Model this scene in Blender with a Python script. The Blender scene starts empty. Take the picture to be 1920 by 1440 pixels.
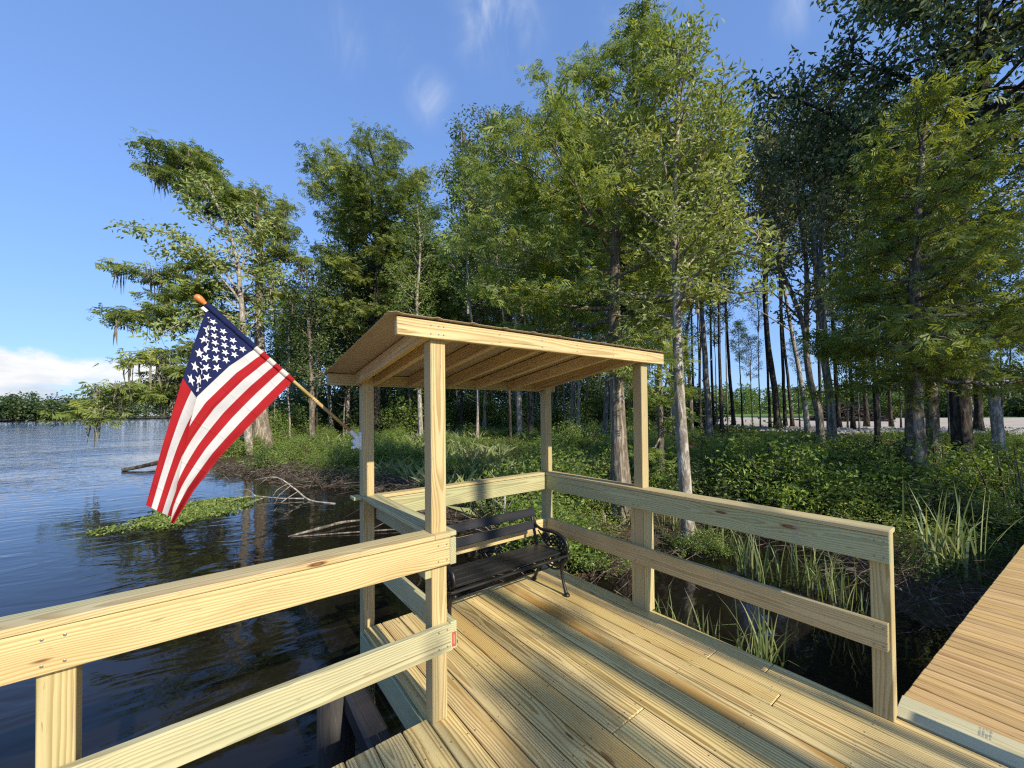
import bpy, bmesh, math, random
import numpy as np
from mathutils import Vector, Matrix, Euler

SC = bpy.context.scene
COL = SC.collection
PI = math.pi
rad = math.radians

# ------------------------------------------------------------------ camera
CAM_H, FPX = 1.695, 747.86          # eye height over the deck, focal length in 1920 px
PITCH, YAW, ROLL = rad(.9636), rad(38.72), rad(-.596)
CX, CY = 993.6, 758.4
_F = np.array([math.sin(YAW)*math.cos(PITCH), math.cos(YAW)*math.cos(PITCH), math.sin(PITCH)])
_R0 = np.array([math.cos(YAW), -math.sin(YAW), 0.0])
_U0 = np.cross(_R0, _F)
_R = _R0*math.cos(ROLL) + _U0*math.sin(ROLL)
_U = -_R0*math.sin(ROLL) + _U0*math.cos(ROLL)

def ray(x, y):
    return _F + _R*(x-CX)/FPX - _U*(y-CY)/FPX

def at(x, y, D):
    """point seen in direction (x, y) of the survey picture at horizontal distance D (m)"""
    d = ray(x, y)
    return np.array([0, 0, CAM_H]) + d*(D/math.hypot(d[0], d[1]))

def pxm(x, D):
    """survey pixels per metre at column x, horizontal distance D"""
    d = ray(x, 770)
    return FPX*math.hypot(d[0], d[1])/D

cam = bpy.data.cameras.new('camera')
cam.sensor_width = 36.0
cam.lens = FPX/1920*36
cam.shift_x = -(CX-960)/1920
cam.shift_y = (CY-720)/1920
cam.clip_start = .02
cam.clip_end = 3000
co = bpy.data.objects.new('camera', cam)
COL.objects.link(co)
M = Matrix(((_R[0], _U[0], -_F[0], 0), (_R[1], _U[1], -_F[1], 0), (_R[2], _U[2], -_F[2], CAM_H), (0, 0, 0, 1)))
co.matrix_world = M
SC.camera = co

# ------------------------------------------------------------------ nodes
class NT:
    def __init__(s, tree):
        s.t = tree; s.n = tree.nodes; s.l = tree.links
    def new(s, typ, **kw):
        nd = s.n.new(typ)
        for k, v in kw.items(): setattr(nd, k, v)
        return nd
    def put(s, sock, v):
        if v is None: return
        if hasattr(v, 'is_output') or isinstance(v, bpy.types.NodeSocket): s.l.new(v, sock)
        else: sock.default_value = col(v) if sock.type == 'RGBA' else v
    def m(s, op, a, b=None, c=None, clamp=False):
        nd = s.new('ShaderNodeMath', operation=op); nd.use_clamp = clamp
        for i, v in enumerate((a, b, c)): s.put(nd.inputs[i], v)
        return nd.outputs[0]
    def add(s, a, b): return s.m('ADD', a, b)
    def mul(s, a, b): return s.m('MULTIPLY', a, b)
    def xyz(s, x=0., y=0., z=0.):
        nd = s.new('ShaderNodeCombineXYZ')
        for i, v in enumerate((x, y, z)): s.put(nd.inputs[i], v)
        return nd.outputs[0]
    def sep(s, v):
        nd = s.new('ShaderNodeSeparateXYZ'); s.put(nd.inputs[0], v); return nd.outputs
    def vm(s, op, a, b=None):
        nd = s.new('ShaderNodeVectorMath', operation=op)
        s.put(nd.inputs[0], a); s.put(nd.inputs[1], b); return nd.outputs[0]
    def noise(s, v, scale=5., detail=3., rough=.55, dist=0.):
        nd = s.new('ShaderNodeTexNoise'); s.put(nd.inputs['Vector'], v)
        nd.inputs['Scale'].default_value = scale; nd.inputs['Detail'].default_value = detail
        nd.inputs['Roughness'].default_value = rough; nd.inputs['Distortion'].default_value = dist
        return nd.outputs[0]
    def mix(s, f, a, b, blend='MIX'):
        nd = s.new('ShaderNodeMix', data_type='RGBA', blend_type=blend)
        s.put(nd.inputs[0], f); s.put(nd.inputs[6], col(a)); s.put(nd.inputs[7], col(b)); return nd.outputs[2]
    def ramp(s, f, stops, interp='LINEAR'):
        nd = s.new('ShaderNodeValToRGB'); cr = nd.color_ramp; cr.interpolation = interp
        while len(cr.elements) < len(stops): cr.elements.new(.5)
        for e, (p, c) in zip(cr.elements, stops): e.position = p; e.color = col(c)
        s.put(nd.inputs[0], f); return nd.outputs[0]
    def step(s, v, lo, hi):
        nd = s.new('ShaderNodeMapRange'); nd.interpolation_type = 'SMOOTHSTEP'
        s.put(nd.inputs[0], v); s.put(nd.inputs[1], lo); s.put(nd.inputs[2], hi)
        nd.inputs[3].default_value = 0; nd.inputs[4].default_value = 1
        return nd.outputs[0]
    def attr(s, name):
        return s.new('ShaderNodeAttribute', attribute_name=name)
    def bump(s, h, strength=.3, distance=.01, normal=None):
        nd = s.new('ShaderNodeBump'); nd.inputs['Strength'].default_value = strength
        nd.inputs['Distance'].default_value = distance
        s.put(nd.inputs['Height'], h)
        if normal is not None: s.put(nd.inputs['Normal'], normal)
        return nd.outputs[0]

def col(c):
    if isinstance(c, (tuple, list)):
        return tuple(c) if len(c) == 4 else (c[0], c[1], c[2], 1.)
    if isinstance(c, (int, float)): return (c, c, c, 1.)
    return c

def new_mat(name):
    mt = bpy.data.materials.new(name); mt.use_nodes = True
    t = NT(mt.node_tree); t.n.clear()
    out = t.new('ShaderNodeOutputMaterial')
    bs = t.new('ShaderNodeBsdfPrincipled')
    t.l.new(bs.outputs[0], out.inputs[0])
    return mt, t, bs, out

def wood(name, early, late, tint, ring=.0085, knotcol=(.09, .045, .02), rough=.6, tintamt=.5, contrast=1., weather=0., stain=False, knots=.36):
    """sawn softwood: growth rings cut by the board's own faces, knots, treatment tint"""
    mt, t, bs, out = new_mat(name)
    bc = t.attr('bc').outputs['Vector']; br = t.attr('brand').outputs['Fac']
    L, W, T = t.sep(bc)
    big = t.mul(br, 53.)
    # knots
    kv = t.new('ShaderNodeTexVoronoi', feature='F1', voronoi_dimensions='3D')
    t.put(kv.inputs['Vector'], t.xyz(t.add(t.mul(L, 1.9), big), t.mul(W, 8.), t.add(t.mul(T, 8.), big)))
    kv.inputs['Scale'].default_value = 1.
    kd = kv.outputs['Distance']; kc = t.sep(kv.outputs['Color'])[0]
    kon = t.m('LESS_THAN', kc, knots)
    ksz = t.add(.07, t.mul(kc, .20))
    kin = t.mul(kon, t.m('SUBTRACT', 1., t.step(kd, t.mul(ksz, .62), ksz)))
    karound = t.mul(kon, t.m('SUBTRACT', 1., t.step(kd, 0., .62)))
    # distance from the pith
    n1 = t.noise(t.xyz(t.add(t.mul(L, .9), big), t.mul(W, 5.), t.mul(T, 5.)), 1., 2.)
    n2 = t.noise(t.xyz(t.add(t.mul(L, 5.), big), t.mul(W, 22.), t.mul(T, 22.)), 1., 2.)
    w0 = t.mul(t.m('SUBTRACT', t.m('FRACT', t.mul(br, 3.7)), .5), .16)
    t0 = t.add(.022, t.mul(t.m('FRACT', t.mul(br, 11.3)), .07))
    w = t.add(t.m('SUBTRACT', W, w0), t.mul(t.m('SUBTRACT', n1, .5), .07))
    d = t.m('SQRT', t.add(t.mul(w, w), t.m('POWER', t.add(T, t0), 2.)))
    slope = t.mul(t.m('SUBTRACT', t.m('FRACT', t.mul(br, 5.1)), .5), .026)
    d = t.add(d, t.add(t.mul(L, slope), t.mul(n2, .0035)))
    d = t.add(d, t.mul(karound, .016))
    rg = t.m('FRACT', t.mul(d, 1./ring))
    rg = t.mul(t.step(rg, .25, .86), t.m('SUBTRACT', 1., t.step(rg, .9, 1.)))
    fib = t.noise(t.xyz(t.add(t.mul(L, 4.), big), t.mul(W, 260.), t.mul(T, 260.)), 1., 2.)
    amt = t.mul(rg, t.mul(contrast, t.add(.35, t.mul(n1, .75))))
    c = t.mix(amt, early, late)
    # treatment tint, patchy along each board
    tn = t.noise(t.xyz(t.add(t.mul(L, .7), big), t.mul(W, 3.), t.mul(T, 3.)), 1., 3.)
    ta = t.mul(t.m('FRACT', t.mul(br, 7.9)), tintamt)
    c = t.mix(t.mul(t.step(tn, .3, .75), t.add(ta, .12)), c, t.mix(rg, tint, (tint[0]*.62, tint[1]*.62, tint[2]*.55)))
    v = t.add(.86, t.mul(t.m('FRACT', t.mul(br, 17.3)), .22))
    c = t.mix(1., c, t.xyz(v, v, t.mul(v, t.add(.9, t.mul(br, .14)))), 'MULTIPLY')
    f2 = t.add(.8, t.mul(fib, .4))
    c = t.mix(.8, c, t.xyz(f2, f2, f2), 'MULTIPLY')
    mo = t.noise(t.xyz(t.add(t.mul(L, 2.2), big), t.mul(W, 7.), t.mul(T, 7.)), 1., 5., .65)
    mo = t.add(.80, t.mul(mo, .40))
    c = t.mix(.85, c, t.xyz(mo, mo, t.mul(mo, .98)), 'MULTIPLY')
    # resin flecks and nail-size specks
    sp = t.noise(t.xyz(t.add(t.mul(L, 14.), big), t.mul(W, 90.), t.mul(T, 90.)), 1., 1.)
    c = t.mix(t.mul(t.step(sp, .71, .77), .5), c, (.16, .09, .04))
    kr = t.m('FRACT', t.mul(kd, 26.))
    c = t.mix(t.mul(karound, .28), c, (late[0]*.9, late[1]*.8, late[2]*.6))
    c = t.mix(kin, c, t.mix(t.step(kr, .2, .8), knotcol, (knotcol[0]*2.6, knotcol[1]*2.4, knotcol[2]*2.1)))
    # long dark checks
    ck = t.noise(t.xyz(t.add(t.mul(L, 1.3), big), t.mul(W, 70.), t.mul(T, 70.)), 1., 2.)
    c = t.mix(t.mul(t.step(ck, .67, .73), .55 + .3*weather), c, (.10, .06, .03))
    if stain:
        st = t.attr('stain').outputs['Fac']
        sn = t.noise(t.xyz(t.add(t.mul(L, 1.1), big), t.mul(W, 9.), 0.), 1., 3.)
        c = t.mix(t.mul(st, t.step(sn, .36, .6)), c, (.47, .27, .07))
    if weather:
        wn = t.noise(t.xyz(t.mul(L, 3.), t.mul(W, 30.), big), 1., 5., .7)
        c = t.mix(t.mul(t.step(wn, .48, .72), weather), c, (.17, .10, .05))
    t.put(bs.inputs['Base Color'], c)
    bs.inputs['Roughness'].default_value = rough
    bs.inputs['Specular IOR Level'].default_value = .3
    h = t.add(t.mul(rg, -.4), t.add(t.mul(fib, .5), t.mul(kin, -.6)))
    t.put(bs.inputs['Normal'], t.bump(h, .35, .0016))
    return mt

def leafmat(name, dark, mid, light, rough=.45, trans=.32, spec=.4, tr_col=None):
    mt, t, bs, out = new_mat(name)
    r = t.attr('rnd').outputs['Fac']
    c = t.ramp(r, [(0., dark), (.5, mid), (.85, light), (1., (light[0]*1.3, light[1]*1.2, light[2]))])
    t.put(bs.inputs['Base Color'], c)
    bs.inputs['Roughness'].default_value = rough
    bs.inputs['Specular IOR Level'].default_value = spec
    tr = t.new('ShaderNodeBsdfTranslucent')
    t.put(tr.inputs['Color'], t.mix(1., c, tr_col or (1.25, 1.15, .5), 'MULTIPLY'))
    mx = t.new('ShaderNodeMixShader'); mx.inputs[0].default_value = trans
    t.l.new(bs.outputs[0], mx.inputs[1]); t.l.new(tr.outputs[0], mx.inputs[2])
    t.l.new(mx.outputs[0], out.inputs[0])
    return mt

def barkmat(name, a, b, scale=9., stretch=.22, lichen=None, lich=.0):
    mt, t, bs, out = new_mat(name)
    g = t.new('ShaderNodeTexCoord').outputs['Object']
    x, y, z = t.sep(g)
    v = t.xyz(x, y, t.mul(z, stretch))
    n = t.noise(v, scale, 5., .65, .4)
    n2 = t.noise(g, 2.2, 4., .6)
    c = t.ramp(n, [(.36, (a[0]*.8, a[1]*.8, a[2]*.8)), (.5, a), (.6, b)])
    c = t.mix(t.mul(t.step(n2, .5, .7), .5), c, (a[0]*.6, a[1]*.62, a[2]*.6))
    if lichen:
        n3 = t.noise(g, 6., 5., .7)
        c = t.mix(t.mul(t.step(n3, .52, .62), lich), c, lichen)
    t.put(bs.inputs['Base Color'], c)
    bs.inputs['Roughness'].default_value = .9
    bs.inputs['Specular IOR Level'].default_value = .15
    t.put(bs.inputs['Normal'], t.bump(n, .9, .05))
    return mt

def plain(name, c, rough=.5, metal=0., spec=.5, noise=0., nscale=20., bump=0.):
    mt, t, bs, out = new_mat(name)
    g = t.new('ShaderNodeTexCoord').outputs['Object']
    n = t.noise(g, nscale, 4., .6)
    k = t.add(1.-noise, t.mul(n, 2*noise))
    t.put(bs.inputs['Base Color'], t.mix(1., c, t.xyz(k, k, k), 'MULTIPLY'))
    bs.inputs['Roughness'].default_value = rough; bs.inputs['Metallic'].default_value = metal
    bs.inputs['Specular IOR Level'].default_value = spec
    if bump: t.put(bs.inputs['Normal'], t.bump(n, .6, bump))
    return mt

# ------------------------------------------------------------------ mesh builder
class MB:
    """collects vertices, faces and point attributes, then links them as ONE mesh object"""
    def __init__(s):
        s.v = []; s.q = []; s.t = []; s.n = 0; s.bc = []; s.br = []; s.rn = []; s.st = []; s.mq = []; s.mt = []
    def add(s, verts, quads=None, tris=None, bc=None, brand=0., rnd=.5, mat=0, stain=0.):
        verts = np.asarray(verts, float).reshape(-1, 3); k = len(verts)
        s.v.append(verts)
        if quads is not None and len(quads):
            q = np.asarray(quads, int).reshape(-1, 4); s.q.append(q+s.n); s.mq.append(np.full(len(q), mat))
        if tris is not None and len(tris):
            q = np.asarray(tris, int).reshape(-1, 3); s.t.append(q+s.n); s.mt.append(np.full(len(q), mat))
        s.bc.append(np.zeros((k, 3)) if bc is None else np.asarray(bc, float))
        s.br.append(np.full(k, float(brand))); s.st.append(np.full(k, float(stain)))
        s.rn.append(np.full(k, rnd, float) if np.isscalar(rnd) else np.asarray(rnd, float))
        s.n += k
    def mesh(s, name, mats, smooth=False, attrs=('bc', 'brand')):
        me = bpy.data.meshes.new(name)
        V = np.concatenate(s.v) if s.v else np.zeros((0, 3))
        Q = np.concatenate(s.q) if s.q else np.zeros((0, 4), int)
        T = np.concatenate(s.t) if s.t else np.zeros((0, 3), int)
        me.vertices.add(len(V)); me.vertices.foreach_set('co', V.ravel())
        nl = len(Q)*4+len(T)*3
        me.loops.add(nl); me.loops.foreach_set('vertex_index', np.concatenate([Q.ravel(), T.ravel()]).astype(np.int32))
        me.polygons.add(len(Q)+len(T))
        st = np.concatenate([np.arange(len(Q))*4, len(Q)*4+np.arange(len(T))*3]).astype(np.int32)
        me.polygons.foreach_set('loop_start', st)
        mi = np.concatenate([np.concatenate(s.mq) if s.mq else np.zeros(0), np.concatenate(s.mt) if s.mt else np.zeros(0)]).astype(np.int32)
        me.polygons.foreach_set('material_index', mi)
        me.polygons.foreach_set('use_smooth', np.full(len(Q)+len(T), bool(smooth)))
        if 'bc' in attrs:
            a = me.attributes.new('bc', 'FLOAT_VECTOR', 'POINT'); a.data.foreach_set('vector', np.concatenate(s.bc).ravel())
        if 'brand' in attrs:
            a = me.attributes.new('brand', 'FLOAT', 'POINT'); a.data.foreach_set('value', np.concatenate(s.br))
        if 'stain' in attrs:
            a = me.attributes.new('stain', 'FLOAT', 'POINT'); a.data.foreach_set('value', np.concatenate(s.st))
        if 'rnd' in attrs:
            a = me.attributes.new('rnd', 'FLOAT', 'POINT'); a.data.foreach_set('value', np.concatenate(s.rn))
        me.update(calc_edges=True); me.validate()
        for m_ in (mats if isinstance(mats, (list, tuple)) else [mats]): me.materials.append(m_)
        return me
    def obj(s, name, mats, parent=None, smooth=False, attrs=('bc', 'brand'), loc=None):
        return link(name, s.mesh(name, mats, smooth, attrs), parent, loc)

def link(name, me, parent=None, loc=None):
    o = bpy.data.objects.new(name, me); COL.objects.link(o)
    if parent is not None: o.parent = parent
    if loc is not None: o.location = loc
    return o

def tag(o, label=None, cat=None, group=None, kind=None):
    if label:
        k = len(label.split()); assert 4 <= k <= 16, (k, label)
        o['label'] = label
    if cat: o['category'] = cat
    if group: o['group'] = group
    if kind: o['kind'] = kind
    return o

def thing(name, label, cat, loc=(0, 0, 0), group=None):
    o = bpy.data.objects.new(name, None); COL.objects.link(o)
    o.location = [float(a) for a in loc]; o.empty_display_size = .2
    return tag(o, label, cat, group)

_cs = [(a, b, c) for a in (-1, 1) for b in (-1, 1) for c in (-1, 1)]
def _boxtopo():
    idx = {}
    for i, s in enumerate(_cs):
        for ax in range(3): idx[(s, ax)] = i*3+ax
    quads, tris = [], []
    for ax in range(3):
        o1, o2 = [k for k in range(3) if k != ax]
        for sg in (-1, 1):
            r = []
            for a, b in ((-1, -1), (1, -1), (1, 1), (-1, 1)):
                s = [0, 0, 0]; s[ax] = sg; s[o1] = a; s[o2] = b; r.append(idx[(tuple(s), ax)])
            if (sg > 0) != (ax != 1): r.reverse()
            quads.append(r)
    for ax in range(3):
        o1, o2 = [k for k in range(3) if k != ax]
        for a in (-1, 1):
            for b in (-1, 1):
                lo = [0, 0, 0]; hi = [0, 0, 0]
                lo[o1] = hi[o1] = a; lo[o2] = hi[o2] = b; lo[ax] = -1; hi[ax] = 1
                lo, hi = tuple(lo), tuple(hi)
                quads.append([idx[(lo, o1)], idx[(hi, o1)], idx[(hi, o2)], idx[(lo, o2)]])
    for s in _cs: tris.append([idx[(s, 0)], idx[(s, 1)], idx[(s, 2)]])
    # orient outward
    def fix(f):
        P = np.array([np.array(_cs[i//3])*(1+.2*np.eye(3)[i % 3]) for i in f], float)
        n = np.cross(P[1]-P[0], P[2]-P[0])
        return f if n @ P.mean(0) > 0 else f[::-1]
    return [fix(q) for q in quads], [fix(q) for q in tris]
_BQ, _BT = _boxtopo()
_brng = random.Random(5)

def board(mb, p0, p1, w, t, wdir, bev=.003, brand=None, mat=0, stain=0., jit=0.):
    """sawn board from p0 to p1 (centre line), width w along wdir, thickness t"""
    p0 = np.array(p0, float); p1 = np.array(p1, float); d = p1-p0; L = np.linalg.norm(d); d /= L
    wd = np.array(wdir, float); wd -= d*(wd @ d); wd /= np.linalg.norm(wd); td = np.cross(d, wd)
    h = np.array([L/2, w/2, t/2]); loc = []
    for s in _cs:
        for ax in range(3):
            v = [s[k]*(h[k]-(0 if k == ax else bev)) for k in range(3)]
            loc.append(v)
    loc = np.array(loc)
    if brand is None: brand = _brng.random()
    V = (p0+p1)/2 + loc[:, :1]*d + loc[:, 1:2]*wd + loc[:, 2:]*td
    mb.add(V, _BQ, _BT, bc=loc+np.array([L/2+brand*7, 0, 0]), brand=brand, mat=mat, stain=stain)

def post(mb, x, y, z0, z1, s=.089, brand=None, mat=0):
    board(mb, (x+s/2, y+s/2, z0), (x+s/2, y+s/2, z1), s, s, (1, 0, 0), brand=brand, mat=mat)

def frame_path(P):
    P = np.asarray(P, float); T = np.gradient(P, axis=0); T /= np.linalg.norm(T, axis=1)[:, None]+1e-9
    ref = np.array([.31, .17, .93]) if abs(T[0] @ np.array([.31, .17, .93])) < .9 else np.array([1., 0, 0])
    A = np.cross(T, ref); A /= np.linalg.norm(A, axis=1)[:, None]+1e-9
    B = np.cross(T, A)
    return P, T, A, B

def smooth_path(P, n):
    P = np.asarray(P, float)
    if len(P) == 2:
        s = np.linspace(0, 1, n)[:, None]; return P[0]*(1-s)+P[1]*s
    d = np.r_[0, np.cumsum(np.linalg.norm(np.diff(P, axis=0), axis=1))]; d /= d[-1]
    m = np.gradient(P, d, axis=0)
    s = np.linspace(0, 1, n); i = np.clip(np.searchsorted(d, s, 'right')-1, 0, len(P)-2)
    h = (d[i+1]-d[i])[:, None]; u = ((s-d[i])/(d[i+1]-d[i]))[:, None]
    return (2*u**3-3*u**2+1)*P[i]+(u**3-2*u**2+u)*h*m[i]+(-2*u**3+3*u**2)*P[i+1]+(u**3-u**2)*h*m[i+1]

def tube(mb, P, R, seg=8, mat=0, rnd=.5, cap=True, flute=None, brand=0.):
    P, T, A, B = frame_path(P); n = len(P)
    R = np.full(n, R, float) if np.isscalar(R) else np.asarray(R, float)
    a = np.linspace(0, 2*PI, seg, endpoint=False)
    ca, sa = np.cos(a), np.sin(a)
    RR = np.repeat(R[:, None], seg, 1)
    if flute is not None: RR = RR*flute(np.linspace(0, 1, n)[:, None], a[None, :])
    V = P[:, None, :]+RR[:, :, None]*(ca[None, :, None]*A[:, None, :]+sa[None, :, None]*B[:, None, :])
    i = np.arange(n-1)[:, None]*seg; j = np.arange(seg)[None, :]; k = (j+1) % seg
    Q = np.stack([i+j, i+k, i+seg+k, i+seg+j], -1).reshape(-1, 4)
    V = V.reshape(-1, 3)
    L = np.r_[0, np.cumsum(np.linalg.norm(np.diff(P, axis=0), axis=1))]
    bc = np.stack([np.repeat(L, seg), (RR*ca[None, :]).ravel(), (RR*sa[None, :]).ravel()], 1)
    tr = None
    if cap:
        V = np.vstack([V, P[0], P[-1]]); bc = np.vstack([bc, [L[0], 0, 0], [L[-1], 0, 0]])
        c0, c1 = n*seg, n*seg+1; e = (n-1)*seg
        tr = [[c0, (q+1) % seg, q] for q in range(seg)]+[[c1, e+q, e+(q+1) % seg] for q in range(seg)]
    mb.add(V, Q, tr, bc=bc, brand=brand, rnd=rnd, mat=mat)

def lathe(mb, base, axis, prof, seg=14, mat=0):
    axis = np.array(axis, float); axis /= np.linalg.norm(axis)
    P = [np.array(base)+axis*h for h, r in prof]
    tube(mb, P, [r for h, r in prof], seg, mat)
# ------------------------------------------------------------------ materials
M_POST = wood('pine_post', (.60, .475, .255), (.37, .24, .09), (.43, .44, .24), ring=.010, tintamt=.55)
M_RAIL = wood('pine_rail', (.60, .48, .26), (.37, .24, .09), (.40, .44, .26), ring=.0095, tintamt=.8)
M_GREEN = wood('treated_pine', (.53, .49, .29), (.33, .28, .14), (.40, .435, .27), ring=.011, tintamt=1.)
M_GREEN2 = wood('green_treated_pine', (.52, .53, .30), (.34, .32, .15), (.43, .50, .29), ring=.013, tintamt=.9, knots=.36)
M_PLANK = wood('pale_plank', (.66, .60, .36), (.47, .41, .22), (.56, .56, .36), ring=.012, tintamt=.6)
M_RAFT = wood('pine_rafter', (.80, .62, .35), (.50, .31, .13), (.50, .36, .22), ring=.010, tintamt=.5)
M_DECK = wood('pine_decking', (.80, .62, .295), (.40, .24, .075), (.68, .57, .26), ring=.0135, tintamt=.6, contrast=1.3, rough=.55, stain=True, knots=.40)
M_OLD = wood('weathered_boardwalk', (.64, .43, .19), (.46, .27, .10), (.56, .40, .20), ring=.012, tintamt=.3, weather=.38, rough=.75, knots=.12)
M_DARKW = wood('old_dark_timber', (.034, .032, .034), (.018, .017, .018), (.03, .03, .03), ring=.012, weather=.3, rough=.6)
M_IRON = plain('black_cast_iron', (.012, .011, .010), .42, .0, .5, .3, 60, .001)
M_SLAT = wood('black_painted_slat', (.022, .023, .027), (.014, .014, .017), (.025, .025, .03), ring=.012, rough=.38, tintamt=.2, knots=0.)
M_ROOF = plain('tan_metal_sheet', (.42, .345, .265), .55, 0., .4, .05, 3)
M_WHITE = plain('white_enamel', (.80, .80, .78), .35)
M_FINIAL = plain('orange_varnished_wood', (.62, .20, .045), .35, noise=.15, nscale=40)
M_POLE = wood('varnished_pole', (.70, .54, .27), (.52, .36, .15), (.68, .52, .27), ring=.007, rough=.35, tintamt=0., knots=0.)
M_POLE2 = wood('stained_pole', (.54, .36, .16), (.40, .24, .09), (.5, .33, .15), ring=.007, rough=.35, tintamt=0., knots=0.)
M_RED = plain('red_tag', (.46, .075, .035), .7, noise=.3, nscale=90)
M_INK = plain('grey_stamp_ink', (.36, .35, .28), .8)
M_SCREW = plain('screw_head', (.22, .21, .19), .45, .7)
M_LINE = plain('flattened_ink', (.2, .2, .2), .8)

AX, AY, BX, BY, CY3, EY, S = .946, 2.05, 2.872, 2.06, 3.31, .48, .089
ZC, ZB, ZL, ZLB = 1.032, .855, .540, .392           # cap top, rail bottom, lower rail top / bottom
T2 = .038
FXP = -.444

# ------------------------------------------------------------------ deck
deck = thing('timber_deck', 'new yellow pine deck with long planks, carrying the shelter and its bench', 'deck', (1, 1, 0))
def loc(mb_pts): return np.array(mb_pts, float)-np.array([1, 1, 0])
mb = MB()
PW, GAP, TH = .1355, .0068, .034
rg = random.Random(11)
xs = []
x = 2.93
while x > -4.2:
    xs.append((x-PW, x)); x -= PW+GAP
for k, (x0, x1) in enumerate(xs):
    y1 = 3.30 if x0 > .90 else 2.118+rg.uniform(-.006, .006)
    cuts = [-3.2]
    if rg.random() < .8: cuts.append(rg.choice([-1.5, -.9, -.3, .3, .95, 1.4]) if k else 1.09)
    cuts.append(y1)
    for a, b in zip(cuts[:-1], cuts[1:]):
        dz = rg.uniform(-.0012, .0012)
        board(mb, loc((x0/2+x1/2, a+.0015, -TH/2+dz)), loc((x0/2+x1/2, b-.0015, -TH/2+dz)), PW+rg.uniform(-.0015, .0005), TH, (1, 0, 0),
              bev=.0055, stain=1. if k == 4 else (.45 if k in (9, 12) else 0.), brand=rg.random())
# screws in rows over the joists
for jy in (-.32, .12, .56, 1.0, 1.44, 1.88, 2.32, 2.76, 3.2):
    for (x0, x1) in xs:
        if x1 < -.8 or (jy > 2.1 and x0 < .9): continue
        for o in (.022, PW-.022):
            px, py = x0+o+rg.uniform(-.006, .006), jy+rg.uniform(-.012, .012)
            lathe(mb, loc((px, py, -.0005)), (0, 0, 1), [(0, .0042), (.0015, .0042), (.0022, .0028)], 6, 1)
dk = mb.obj('decking', [M_DECK, M_SCREW], deck, attrs=('bc', 'brand', 'stain'))
mb = MB()
board(mb, loc((.952, 2.12, -.14)), loc((.952, 3.30, -.14)), .19, T2, (0, 0, 1))
board(mb, loc((.93, 3.322, -.14)), loc((2.95, 3.322, -.14)), .19, T2, (0, 0, 1))
board(mb, loc((2.912, 3.30, -.14)), loc((2.912, -3., -.14)), .19, T2, (0, 0, 1))
board(mb, loc((-4.2, 2.095, -.14)), loc((.93, 2.095, -.14)), .19, T2, (0, 0, 1))
mb.obj('rim_joist', M_GREEN, deck)
mb = MB()
board(mb, loc((.78, 2.0, -.30)), loc((.80, 3.26, -.30)), .15, .14, (0, 0, 1), bev=.02)
mb.obj('cross_beam', M_DARKW, deck)
mb = MB()
board(mb, loc((.74, 2.26, -.2)), loc((.60, 2.60, -2.2)), .055, .04, (1, 0, 0), bev=.006)
mb.obj('diagonal_brace', M_POST, deck)
for (px, py) in ((.70, 3.10), (2.75, 3.15), (2.75, 1.2), (2.75, -.4), (-1.4, 1.9)):
    mb = MB(); tube(mb, [loc((px, py, -.24)), loc((px, py, -1.2)), loc((px, py, -2.6))], [.12, .125, .13], 14)
    mb.obj('piling', M_DARKW, deck, smooth=True)

# pale plank between the deck and the old walkway
mb = MB()
board(mb, (3.078, -3., -.022), (3.078, .497, -.022), .232, .040, (1, 0, 0), brand=.94)
pp = mb.obj('threshold_plank', M_PLANK); tag(pp, 'pale greenish plank laid between the new deck and the brown boardwalk', 'plank')
def stamp(name, parent, org, ex, ey, en, w, h, rows, seed):
    """illegible grade stamp: short ink strokes lying on the board"""
    r = random.Random(seed); m_ = MB(); org, ex, ey, en = [np.array(a, float) for a in (org, ex, ey, en)]
    for q in range(rows):
        y0 = (q+.5)/rows*h; x = 0.
        while x < w:
            l = r.uniform(.003, .009); hh = h/rows*r.uniform(.45, .8)
            if r.random() < .8:
                c = org+ex*(x+l/2)+ey*y0+en*.0006
                V = [c-ex*l/2-ey*hh/2, c+ex*l/2-ey*hh/2, c+ex*l/2+ey*hh/2, c-ex*l/2+ey*hh/2]
                m_.add(V, [[0, 1, 2, 3]])
            x += l+r.uniform(.0015, .004)
    return m_.obj(name, M_INK, parent, attrs=())
stamp('grade_stamp', pp, (3.10, .145, -.0015), (1, 0, 0), (0, 1, 0), (0, 0, 1), .085, .05, 4, 3)

# old boardwalk, turned a little to the deck
bw = thing('old_boardwalk', 'weathered brown boardwalk of narrow cross planks leading off to the right', 'boardwalk', (3.21, .50, -.02))
ang = rad(-5.3)
ux = np.array([math.cos(ang), math.sin(ang), 0]); uy = np.array([-math.sin(ang), math.cos(ang), 0])
mb = MB(); q = 0.
rg = random.Random(3)
while q < 17:
    w = rg.uniform(.088, .094)
    c = ux*(q+w/2); e = rg.uniform(-.0015, .0015)
    board(mb, c+uy*e+[0, 0, -.018+rg.uniform(-.002, .002)], c-uy*2.3+[0, 0, -.018], w-.004, .036, ux, bev=.0045, brand=rg.random())
    q += w+.003
mb.obj('cross_planks', M_OLD, bw)
mb = MB()
board(mb, uy*-.03+[0, 0, -.13], ux*17-uy*.03+[0, 0, -.13], .18, .05, (0, 0, 1))
board(mb, uy*-2.2+[0, 0, -.13], ux*17-uy*2.2+[0, 0, -.13], .18, .05, (0, 0, 1))
mb.obj('stringer', M_DARKW, bw)
for k in range(7):
    for yy in (-.16, -2.1):
        mb = MB(); c = ux*(.5+2.6*k)+uy*yy
        tube(mb, [c+[0, 0, -.04], c+[0, 0, -1.], c+[0, 0, -2.4]], [.10, .105, .11], 12)
        mb.obj('piling', M_DARKW, bw, smooth=True)

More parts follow.
